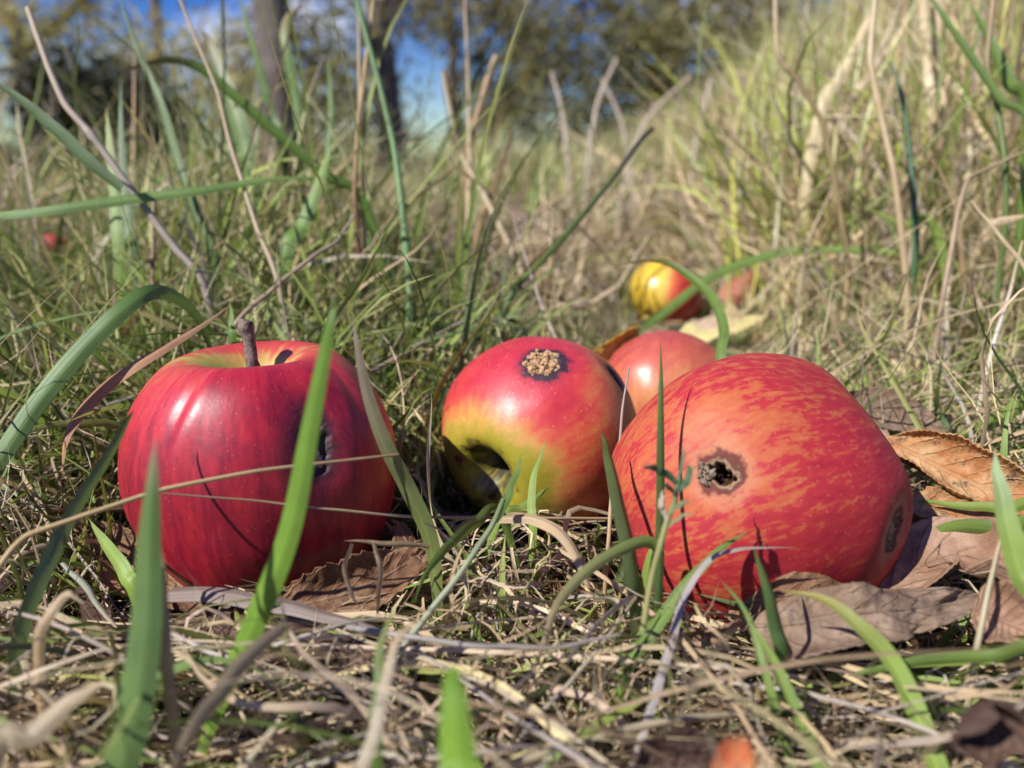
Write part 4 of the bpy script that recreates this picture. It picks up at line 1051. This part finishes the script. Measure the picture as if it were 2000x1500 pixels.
def grass_mass(name, label, n, xy, L, th0, kap, w, cols, mat, cat, hk=1.0, wob=0.25, S=7, lie=0.0, across=3, seed=0, tipc=None, block=True, dead=0.0, zoff=0.0):
    rs = np.random.default_rng(seed)
    x, y = xy
    n = len(x)
    z = gz(x, y) + (zoff * rs.random(n) if zoff else -0.001)
    t = np.linspace(0, 1, S + 1)
    ph0 = rs.uniform(0, 2 * np.pi, n)
    th = th0[:, None] + kap[:, None] * t ** 1.3 + wob * np.sin(2 * np.pi * (t[None] * rs.uniform(.6, 1.8, n)[:, None] + rs.random(n)[:, None]))
    ph = ph0[:, None] + (rs.normal(0, hk, n))[:, None] * t + wob * 1.5 * np.sin(2 * np.pi * (t[None] * rs.uniform(.5, 1.6, n)[:, None] + rs.random(n)[:, None]))
    d = np.stack([np.sin(th) * np.cos(ph), np.sin(th) * np.sin(ph), np.cos(th)], -1)
    p = np.cumsum(d * (L / S)[:, None, None], 1)
    p = np.concatenate([np.zeros((n, 1, 3)), p[:, :-1]], 1) + np.stack([x, y, z], -1)[:, None, :]
    lift = rs.random(n)[:, None] * lie
    p[..., 2] += lift
    g = gz(p[..., 0], p[..., 1])
    p[..., 2] = np.maximum(p[..., 2], g + 0.0008 + lift)
    keep = np.ones(n, bool)
    for c, r in APPLES:
        keep &= (np.linalg.norm(p - c, axis=-1) > r).all(1)
    keep &= (np.linalg.norm(p - np.array([0, 0, CAM_H]), axis=-1) > 0.10).all(1)
    if block:
        px, py, dep = project(p)
        front = dep > 0
        for (x0, y0, x1, y1, bd) in BLOCK:
            keep &= ~((px > x0) & (px < x1) & (py > y0) & (py < y1) & (dep < bd) & front).any(1)
        for (x0, y0, x1, y1, fr) in SPARSE:
            keep &= ~(((px > x0) & (px < x1) & (py > y0) & (py < y1) & front).any(1) & (rs.random(n) < fr))
        # nothing tall right in front of the lens
        keep &= ~((dep < .17) & (py < 1120) & front).any(1)
    p, d, ph, x, y, L, w = p[keep], d[keep], ph[keep], x[keep], y[keep], L[keep], w[keep]
    n = len(p)
    colr = cols(rs, n, x, y)
    tw = rs.uniform(0, np.pi, n)[:, None] + rs.normal(0, .9, n)[:, None] * t
    tang = norm(np.gradient(p, axis=1))
    sd = norm(np.cross(tang, np.array([0.0, 0.0, 1.0]) + 0.01))
    bb = np.cross(sd, tang)
    s = sd * np.cos(tw)[..., None] + bb * np.sin(tw)[..., None]
    nb = np.cross(s, tang)
    prof = (0.65 + 0.35 * sstep(0, .3, t)) * np.clip(1 - t ** 2.5, 0.03, 1)
    ww = w[:, None] * prof[None] * 0.5
    if across == 3:
        pts = np.stack([p - s * ww[..., None], p + nb * (ww * 0.35)[..., None], p + s * ww[..., None]], 2)
    else:
        pts = np.stack([p - s * ww[..., None], p + s * ww[..., None]], 2)
    A = across
    base = (np.arange(n) * (S + 1) * A)[:, None, None]
    i = np.arange(S)[None, :, None] * A
    j = np.arange(A - 1)[None, None, :]
    a = base + i + j
    f = np.stack([a, a + 1, a + 1 + A, a + A], -1).reshape(-1, 4)
    tc = colr if tipc is None else colr * (1 - tipc[1] * rs.random((n, 1))) + np.array(tipc[0]) * tipc[1] * rs.random((n, 1))
    k = sstep(.4, 1, t)[None, :, None]
    cv = colr[:, None, :] * (1 - k) + tc[:, None, :] * k
    cv = np.repeat(cv[:, :, None, :], A, 2).reshape(-1, 3)
    gu = np.tile(np.linspace(-1, 1, A), n * (S + 1))
    gvv = np.repeat((L[:, None] * t[None]).ravel(), A)
    gr = np.repeat(rs.uniform(0, 60, n), (S + 1) * A)
    o = mesh_np(name, pts.reshape(-1, 3), f, mat, {'Col': ('FLOAT_COLOR', cv), 'gu': ('FLOAT', gu), 'gv': ('FLOAT', gvv), 'gr': ('FLOAT', gr)})
    return tag(o, label, cat, kind='stuff')


def scatter(rs, n, y0, y1, power=1.0, wide=0.78, pad=0.10, clump=None):
    """points in the wedge of ground in front, denser near"""
    u = rs.random(n) ** power
    y = y0 + (y1 - y0) * u
    x = rs.uniform(-1, 1, n) * (wide * y + pad)
    return x, y


def straw_cols(rs, n, x, y):
    pal = np.array([(.44, .33, .19), (.56, .45, .28), (.30, .21, .12), (.36, .30, .24), (.48, .38, .25), (.22, .14, .08), (.50, .40, .20)])
    pr = np.array([.25, .2, .14, .16, .15, .05, .05])
    c = pal[rs.choice(len(pal), n, p=pr)]
    return c * rs.uniform(.8, 1.35, (n, 1)) * rs.uniform(.95, 1.05, (n, 3))


def litter_cols(rs, n, x, y):
    pal = np.array([(.10, .055, .03), (.16, .09, .05), (.06, .035, .025), (.24, .13, .07), (.2, .15, .11)])
    return pal[rs.integers(0, len(pal), n)] * rs.uniform(.7, 1.3, (n, 1))


def green_cols(rs, n, x, y):
    pal = np.array([(.14, .21, .045), (.19, .27, .055), (.26, .33, .075), (.09, .14, .035), (.14, .19, .08), (.33, .36, .09)])
    pr = np.array([.27, .25, .17, .13, .1, .08])
    c = pal[rs.choice(len(pal), n, p=pr)]
    return c * rs.uniform(.75, 1.25, (n, 1)) * rs.uniform(.95, 1.05, (n, 3))


def olive_cols(rs, n, x, y):
    c = green_cols(rs, n, x, y)
    s = straw_cols(rs, n, x, y)
    k = (rs.random((n, 1)) < 0.42 + 0.3 * sstep(-.1, .4, x / y)[:, None])
    return np.where(k, s * 1.25, c * 1.45)


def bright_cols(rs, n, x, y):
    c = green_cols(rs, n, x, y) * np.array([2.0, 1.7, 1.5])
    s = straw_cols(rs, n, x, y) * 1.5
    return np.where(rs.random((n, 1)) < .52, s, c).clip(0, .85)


# height limit of standing grass over the place: low lane in the middle, tall to the left and right
def tallness(x, y):
    a = x / y
    lane = np.exp(-((a - 0.12) / 0.22) ** 2)
    left = sstep(-0.08, -0.35, a)
    right = sstep(0.30, 0.62, a)
    h = 0.05 + 0.085 * left * sstep(.22, .45, y) + 0.17 * right * sstep(.30, .55, y)
    h = h + (0.05 + .07 * right) * sstep(.9, 1.8, y)
    h = h * (1 - .5 * sstep(.5, 1.1, y) * left)
    return h * (1 - 0.35 * lane * (1 - sstep(.8, 1.5, y)))


rs = np.random.default_rng(101)
n = 12500
x, y = scatter(rs, n, .10, .62, 1.15)
grass_mass('thatch', 'dense tangled mat of dead tan grass on the ground around the apples', n, (x, y), rs.uniform(.03, .12, n), rs.normal(1.3, .3, n), rs.normal(.3, .9, n), .0004 + .0015 * rs.random(n) ** 1.8, straw_cols, M_DRY, 'dead grass', hk=1.6, wob=.36, S=12, lie=.016, seed=1, zoff=.004)
n = 3200
x, y = scatter(rs, n, .10, .70, 1.05)
grass_mass('flat_straw', 'long straight dead stalks lying flat through the grass mat', n, (x, y), rs.uniform(.05, .19, n), rs.normal(1.45, .22, n), rs.normal(.05, .25, n), rs.uniform(.0005, .0015, n), straw_cols, M_DRY, 'dead grass', hk=.35, wob=.10, S=9, lie=.022, seed=32, zoff=.014)
n = 2600
x, y = scatter(rs, n, .12, .42, 1.0)
grass_mass('thin_green_grass', 'thin long green blades lying low through the mat in front of the apples', n, (x, y), rs.uniform(.04, .11, n), rs.normal(1.0, .3, n), rs.normal(.4, .5, n), rs.uniform(.0008, .0022, n), green_cols, M_GREEN, 'grass', hk=.7, wob=.16, S=10, lie=.014, seed=34, tipc=((.46, .38, .16), .7))
n = 300
y = rs.uniform(.34, .75, n)
x = y * rs.uniform(-.66, -.06, n)
grass_mass('tall_grass', 'tall slender green blades fanning up on the left behind the crimson apple', n, (x, y), rs.uniform(.12, .27, n), np.abs(rs.normal(.15, .2, n)), rs.normal(.7, .45, n), rs.uniform(.0014, .0036, n), green_cols, M_GREEN, 'grass', hk=.4, wob=.10, S=12, seed=35, tipc=((.46, .36, .16), .8))
n = 26000
y = .24 + .75 * rs.random(n) ** 1.2
x = y * rs.uniform(-.80, .72, n)
k = np.clip(tallness(x, y), .05, .16)
grass_mass('fine_grass', 'fine tangled green and straw blades filling the sward behind the apples', n, (x, y), rs.uniform(.5, 1.35, n) * k, rs.normal(.45, .35, n), rs.normal(.9, .6, n), rs.uniform(.0007, .0022, n), olive_cols, M_GREEN, 'grass', hk=.8, wob=.2, S=9, seed=33, tipc=((.46, .38, .18), .8))
n = 1500
x, y = scatter(rs, n, .12, .70, 1.0)
grass_mass('leaf_litter', 'small dark broken leaf scraps mixed into the dead grass mat', n, (x, y), rs.uniform(.006, .016, n), rs.normal(1.4, .4, n), rs.normal(.6, 1.6, n), rs.uniform(.003, .009, n), litter_cols, M_DRY, 'leaf litter', hk=1.0, wob=.5, S=6, lie=.010, seed=31, zoff=.006)
n = 5500
x, y = scatter(rs, n, .12, .60, 1.1)
grass_mass('fine_thatch', 'thin grey dead fibres woven through the grass mat', n, (x, y), rs.uniform(.015, .06, n), rs.normal(1.2, .5, n), rs.normal(.4, 1.5, n), rs.uniform(.0004, .0009, n), straw_cols, M_DRY, 'dead grass', hk=4.0, wob=.8, S=10, lie=.018, seed=2, zoff=.012)
n = 4600
x, y = scatter(rs, n, .13, .62, 1.0)
k = tallness(x, y)
grass_mass('short_grass', 'short curved green grass growing through the dead mat', n, (x, y), rs.uniform(.6, 1.4, n) * np.clip(k, .03, .09), rs.normal(.55, .35, n), rs.normal(.9, .5, n), rs.uniform(.0010, .0032, n), green_cols, M_GREEN, 'grass', hk=.8, wob=.15, S=9, seed=3, tipc=((.4, .34, .15), .7))

n = 13000
x, y = scatter(rs, n, .30, 1.7, 1.0)
k = tallness(x, y)
grass_mass('meadow_grass', 'uneven green and yellow grass standing behind the apples', n, (x, y), rs.uniform(.55, 1.5, n) * k * 1.1, rs.normal(.3, .22, n), rs.normal(.75, .5, n), rs.uniform(.0014, .0042, n), olive_cols, M_GREEN, 'grass', hk=.5, wob=.12, S=8, seed=4, tipc=((.42, .36, .16), .7))
n = 16000
x, y = scatter(rs, n, .45, 2.2, 1.0)
grass_mass('straw_litter', 'bleached straw lying over the ground behind the apples', n, (x, y), rs.uniform(.05, .16, n), rs.normal(1.2, .35, n), rs.normal(.3, .6, n), rs.uniform(.0014, .0036, n), straw_cols, M_DRY, 'dead grass', hk=1.5, wob=.35, S=7, lie=.035, across=2, seed=5, zoff=.015)
n = 6500
x, y = scatter(rs, n, .42, 1.8, 1.0)
k = tallness(x, y)
grass_mass('standing_straw', 'upright dry straw stems scattered through the standing grass', n, (x, y), rs.uniform(.7, 1.7, n) * k * 1.1, np.abs(rs.normal(.18, .2, n)), rs.normal(.3, .5, n), rs.uniform(.0010, .0026, n), straw_cols, M_DRY, 'dead grass', hk=.4, wob=.12, S=8, seed=6)
n = 4200
y = rs.uniform(.24, .62, n)
x = y * rs.uniform(-.85, -.06, n)
grass_mass('long_grass', 'long arching green grass thick on the left behind the crimson apple', n, (x, y), rs.uniform(.05, .13, n), rs.normal(.5, .3, n), rs.normal(1.2, .5, n), rs.uniform(.0014, .0036, n), green_cols, M_GREEN, 'grass', hk=.6, wob=.12, S=10, seed=14, tipc=((.42, .36, .16), .6))
n = 15000
y = .5 + 1.5 * rs.random(n) ** 1.2
x = y * (.26 + .62 * rs.random(n) ** .8)
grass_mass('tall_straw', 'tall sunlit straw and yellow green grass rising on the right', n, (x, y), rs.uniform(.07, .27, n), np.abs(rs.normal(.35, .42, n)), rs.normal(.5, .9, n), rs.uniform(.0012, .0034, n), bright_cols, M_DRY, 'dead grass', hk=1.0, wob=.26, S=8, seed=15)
n = 5200
y = .95 + 1.6 * rs.random(n)
x = y * rs.uniform(-.08, .42, n)
grass_mass('middle_grass', 'greyish tan and green grass standing blurred behind the small yellow apple', n, (x, y), rs.uniform(.07, .21, n), np.abs(rs.normal(.2, .2, n)), rs.normal(.5, .5, n), rs.uniform(.003, .0062, n), olive_cols, M_GREEN, 'grass', hk=.5, wob=.14, S=7, seed=16, tipc=((.45, .38, .2), .9))
n = 26000
x, y = scatter(rs, n, 1.5, 7.5, 1.25, pad=.3)
grass_mass('far_grass', 'blurred yellow green orchard grass toward the trees', n, (x, y), rs.uniform(.05, .17, n) * (.8 + .9 * sstep(.2, .6, x / y)) * (.85 + .1 * y) * (1 - .4 * sstep(-.12, -.4, x / y)), rs.normal(.4, .25, n), rs.normal(.7, .5, n), rs.uniform(.004, .009, n), olive_cols, M_GREEN, 'grass', hk=.6, wob=.15, S=5, across=2, seed=7, tipc=((.45, .38, .18), .8), block=False)
n = 22000
x, y = scatter(rs, n, 7, 32, 1.4, pad=.5)
grass_mass('distant_grass', 'tan and olive rough grass under the distant trees', n, (x, y), rs.uniform(.12, .34, n), rs.normal(.35, .25, n), rs.normal(.6, .4, n), rs.uniform(.015, .035, n), olive_cols, M_DRY, 'grass', hk=.6, wob=.15, S=4, across=2, seed=8, block=False)


# ------------------------------------------------------------------ trees and bushes
def crown_leaves(clusters, per, sig, size, cols, rs):
    c = np.repeat(np.array(clusters), per, 0)
    n = len(c)
    p = c + rs.normal(0, 1, (n, 3)) * sig * np.array([1, 1, .8])
    d = norm(rs.normal(0, 1, (n, 3)) + np.array([0, 0, -.3]))
    ref = norm(rs.normal(0, 1, (n, 3)))
    s = norm(np.cross(d, ref))
    nn = np.cross(d, s)
    L = size * rs.uniform(.6, 1.25, n)[:, None]
    W = L * .30
    pts = np.stack([p, p + d * L * .45 - s * W + nn * W * .35, p + d * L, p + d * L * .45 + s * W + nn * W * .35], 1)
    b = np.arange(n) * 4
    f = np.concatenate([np.stack([b, b + 1, b + 2], 1), np.stack([b, b + 2, b + 3], 1)])
    k = np.repeat(rs.random((len(clusters), 1)), per, 0)
    cc = cols[0] * (1 - k) + cols[1] * k
    cc = cc * rs.uniform(.75, 1.75, (n, 1))
    yel = rs.random(n) < cols[2]
    cc[yel] = np.array(cols[3]) * rs.uniform(.7, 1.2, (yel.sum(), 1))
    return pts.reshape(-1, 3), f, np.repeat(cc, 4, 0)


OLIVE = (np.array((.12, .125, .06)), np.array((.28, .26, .13)), .12, (.30, .22, .07))
YELLOWISH = (np.array((.26, .25, .10)), np.array((.44, .40, .18)), .18, (.40, .28, .09))
DARKC = (np.array((.014, .018, .009)), np.array((.034, .036, .018)), .05, (.2, .15, .06))  # dark brown green foliage, deepened further to carry the shade at the left
MIDC = (np.array((.17, .165, .075)), np.array((.36, .32, .15)), .14, (.34, .22, .08))


def tree(label, base, limbs, blobs, cols, seed, dens=1.3, size=.075, per=26, sig=.13, name='apple_tree', cat='tree', group='trees behind the grass'):
    """base: world point; limbs: list of (points, r0, r1) world; blobs: (centre, rx, ry, rz, n clusters)"""
    rs = np.random.default_rng(seed)
    t = bpy.data.objects.new(name, None)
    col.objects.link(t)
    t.location = base
    tag(t, label, cat, group)
    b = np.array(base)
    vv, ff = [], []
    off = 0
    for pts, r0, r1 in limbs:
        path = spline([list(Vector(q) - Vector(base)) for q in pts], 22)
        v, f = tube(path, np.linspace(r0, r1, 22), 12, .14, seed)
        vv.append(v)
        ff.append(f + off)
        off += len(v)
    cl = []
    for c, rx, ry, rz, k in blobs:
        k = int(k * (dens if c[2] < base[2] + 2.0 else .25))
        q = norm(rs.normal(0, 1, (k, 3))) * (rs.random((k, 1)) ** .4)
        cl.append(np.array(c) - b + q * np.array([rx, ry, rz]))
    cl = np.vstack(cl)
    # twigs from the nearest limb end to some clusters
    ends = np.array([list(Vector(q) - Vector(base)) for pts, _, _ in limbs for q in pts[1:]])
    for c in cl[rs.choice(len(cl), min(len(cl), 45), replace=False)]:
        e = ends[np.argmin(np.linalg.norm(ends - c, axis=1))]
        m = (e + c) / 2 + rs.normal(0, .08, 3)
        v, f = tube(spline([e, m, c], 7), np.linspace(.016, .005, 7), 5)
        vv.append(v)
        ff.append(f + off)
        off += len(v)
    if vv:
        tri_mesh('trunk', np.vstack(vv), np.vstack(ff), M_BARK, t)
    v, f, c = crown_leaves(cl, per, sig, size, cols, rs)
    mesh_np('crown', v, f, M_CROWN, {'Col': ('FLOAT_COLOR', c)}, smooth=False, parent=t)
    return t


def W(px, py, d):
    return P(px, py, d)


def G(px, d):
    """a ground point below pixel column px at distance about d"""
    p = P(px, 329, d)
    return Vector((p.x, p.y, float(gz(p.x, p.y))))


# trunk left of centre
b1 = G(548, 6.0)
tree('apple tree with the thick straight trunk left of centre', b1, [([b1, W(545, 180, 6), W(533, 60, 6), W(520, -100, 6)], .145, .12), ([W(520, -100, 6), W(380, -350, 6.3), W(250, -420, 6)], .08, .04), ([W(520, -100, 6), W(640, -380, 5.8), W(800, -450, 5.6)], .08, .04)],
     [(W(420, 120, 7.0), .75, .6, .55, 46), (W(640, 130, 6.6), .35, .5, .55, 26), (W(520, -420, 6), 1.8, 1.5, .9, 130), (W(620, 40, 6.4), .3, .5, .4, 14)], YELLOWISH, 21, dens=.75)
b2 = G(765, 7.0)
tree('apple tree with the leaning trunk at centre left, beside a tall sky gap', b2, [([b2, W(758, 200, 7), W(742, 80, 7), W(735, -60, 7)], .13, .10), ([W(742, 70, 7), W(800, -60, 7), W(900, -200, 6.8)], .06, .03), ([W(735, -60, 7), W(650, -250, 7.2), W(560, -300, 7)], .07, .03)],
     [(W(690, 200, 7.4), .35, .5, .45, 16), (W(800, 40, 7.2), .5, .5, .28, 22), (W(730, -330, 7), 1.8, 1.4, .9, 110), (W(770, 215, 7.6), .16, .3, .35, 8)], MIDC, 22, dens=1.1)
b3 = G(892, 8.2)
tree('thin crooked tree right of the sky gap', b3, [([b3, W(890, 230, 8.2), W(878, 170, 8.2), W(886, 100, 8.2), W(870, -20, 8.2)], .07, .05), ([W(880, 175, 8.2), W(930, 110, 8.2), W(1000, 40, 8.2)], .045, .02)],
     [(W(955, 170, 8.4), .42, .5, .5, 26), (W(900, 20, 8.4), .6, .6, .4, 34), (W(880, -250, 8.2), 1.4, 1.2, .8, 70)], MIDC, 23, dens=1.1)
b4 = G(1290, 8.5)
tree('big olive green apple tree with dense drooping crown right of centre', b4, [([b4, W(1290, 180, 8.5), W(1310, 60, 8.5), W(1290, -80, 8.5)], .16, .12), ([W(1300, 100, 8.5), W(1150, -20, 8), W(1000, -80, 7.8)], .09, .04), ([W(1310, 60, 8.5), W(1450, -40, 8.2), W(1560, -60, 8)], .09, .04)],
     [(W(1150, 120, 8.3), 1.0, .8, .75, 110), (W(1340, 110, 8.2), .95, .8, .8, 110), (W(1020, 70, 8.6), .5, .6, .55, 40), (W(1240, 250, 8.8), 1.2, .6, .35, 70), (W(1480, 60, 8.4), .6, .7, .7, 56), (W(1250, -220, 8.3), 2.0, 1.6, 1.0, 130)], OLIVE, 24, per=30)
b5 = G(1722, 6.2)
tree('dark trunked apple tree behind the tall dry tuft at right', b5, [([b5, W(1722, 150, 6.2), W(1715, 0, 6.2), W(1730, -120, 6.2)], .12, .10), ([W(1715, 0, 6.2), W(1850, -200, 6), W(1950, -260, 6)], .06, .03)],
     [(W(1610, 80, 6.8), .55, .6, .5, 44), (W(1560, 190, 7.2), .5, .5, .35, 34), (W(1800, 90, 7.2), .4, .5, .3, 18), (W(1720, -300, 6.2), 1.6, 1.3, .8, 110)], OLIVE, 25)
b6 = G(60, 9)
tree('sparse yellowing apple tree at the far left', b6, [([b6, W(60, 180, 9), W(30, 60, 9), W(-40, -80, 9)], .12, .09), ([W(45, 100, 9), W(160, 0, 9), W(240, -90, 9)], .06, .03)],
     [(W(60, 150, 9), 1.0, .8, .75, 60), (W(190, 90, 9.3), .6, .7, .75, 46), (W(20, 20, 8.6), .6, .6, .4, 26), (W(80, -250, 9), 2.2, 1.6, 1.0, 110)], YELLOWISH, 26, dens=.75)
b7 = G(300, 12)
tree('pale leafy tree farther off between the left bush and the thick trunk', b7, [([b7, W(300, 200, 12), W(310, 100, 12), W(300, -20, 12)], .12, .08)],
     [(W(300, 210, 12), 1.2, .8, .7, 60), (W(430, 190, 12.5), .9, .8, .8, 50), (W(230, 120, 12), .6, .8, .8, 34), (W(310, -180, 12), 1.8, 1.5, 1.0, 60)], YELLOWISH, 27, dens=.75, size=.08)
b8 = G(1940, 10)
tree('thin tree at the right edge against bright sky', b8, [([b8, W(1940, 180, 10), W(1950, 60, 10), W(1940, -60, 10)], .09, .07)],
     [(W(1900, 170, 10), .9, .8, .45, 40), (W(1980, 90, 10), .5, .7, .5, 18), (W(1850, 40, 10.4), .5, .6, .5, 18), (W(1950, -200, 10), 1.6, 1.3, .8, 60)], YELLOWISH, 28, dens=.75)
b9 = G(600, 16)
tree('distant olive tree seen between the two left trunks', b9, [([b9, W(600, 200, 16), W(605, 120, 16)], .12, .08)],
     [(W(620, 240, 16), 1.1, .9, .7, 50), (W(680, 150, 16.5), .8, .8, .9, 40), (W(480, 200, 16), .8, .8, .8, 34)], MIDC, 29, dens=1.1, size=.09)
b10 = G(960, 17)
tree('distant tree low behind the thin crooked tree', b10, [([b10, W(960, 240, 17), W(965, 180, 17)], .12, .08)],
     [(W(960, 240, 17), 1.0, .9, .6, 46), (W(1040, 200, 17.5), .9, .8, .8, 40)], MIDC, 30, dens=1.1, size=.09)
b11 = G(1500, 14)
tree('distant dark tree behind the right tuft', b11, [([b11, W(1500, 200, 14), W(1510, 100, 14)], .14, .08)],
     [(W(1500, 180, 14), 1.6, 1.0, 1.1, 90), (W(1650, 150, 14.5), 1.1, 1.0, 1.1, 60), (W(1400, 230, 14), 1.2, 1.0, .7, 50)], OLIVE, 31, size=.09, per=30)
b12 = G(190, 4.2)
tree('dark dense bush at left beneath the yellowing tree', b12, [([b12, W(195, 260, 4.2), W(190, 200, 4.2)], .03, .015), ([b12, W(230, 260, 4.2), W(260, 220, 4.2)], .025, .012)],
     [(W(195, 235, 4.2), .40, .35, .27, 95), (W(270, 265, 4.3), .24, .3, .18, 40), (W(130, 200, 4.3), .26, .25, .24, 44)], DARKC, 32, size=.05, per=30, sig=.07, name='bush', cat='bush', group='bushes at the left')
b13 = G(40, 3.2)
tree('low leafy green bush at the left edge, half shade put into its leaf colour', b13, [([b13, W(50, 350, 3.2), W(60, 300, 3.2)], .02, .01)],
     [(W(60, 370, 3.2), .36, .35, .12, 50), (W(190, 400, 3.3), .3, .3, .10, 36)], (np.array((.035, .055, .018)), np.array((.075, .105, .035)), .04, (.2, .2, .06)), 33, size=.05, per=28, sig=.06, name='bush', cat='bush', group='bushes at the left')  # half shade is painted into these dark leaf greens

# far-off wood line
rs = np.random.default_rng(77)
cl = []
for k in range(300):
    a = rs.uniform(-.85, .85)
    d = rs.uniform(24, 34)
    hh = 0.6 + 2.2 * vnoise(np.array([[a * 6, 0, 0]]), 41)[0]
    cl.append((a * d, d, rs.random() ** 1.3 * hh))
v, f, c = crown_leaves(np.array(cl), 34, .42, .22, MIDC, rs)
tag(mesh_np('treeline', v, f, M_CROWN, {'Col': ('FLOAT_COLOR', c)}, smooth=False), 'far olive wood line low on the horizon', 'wood', kind='stuff')
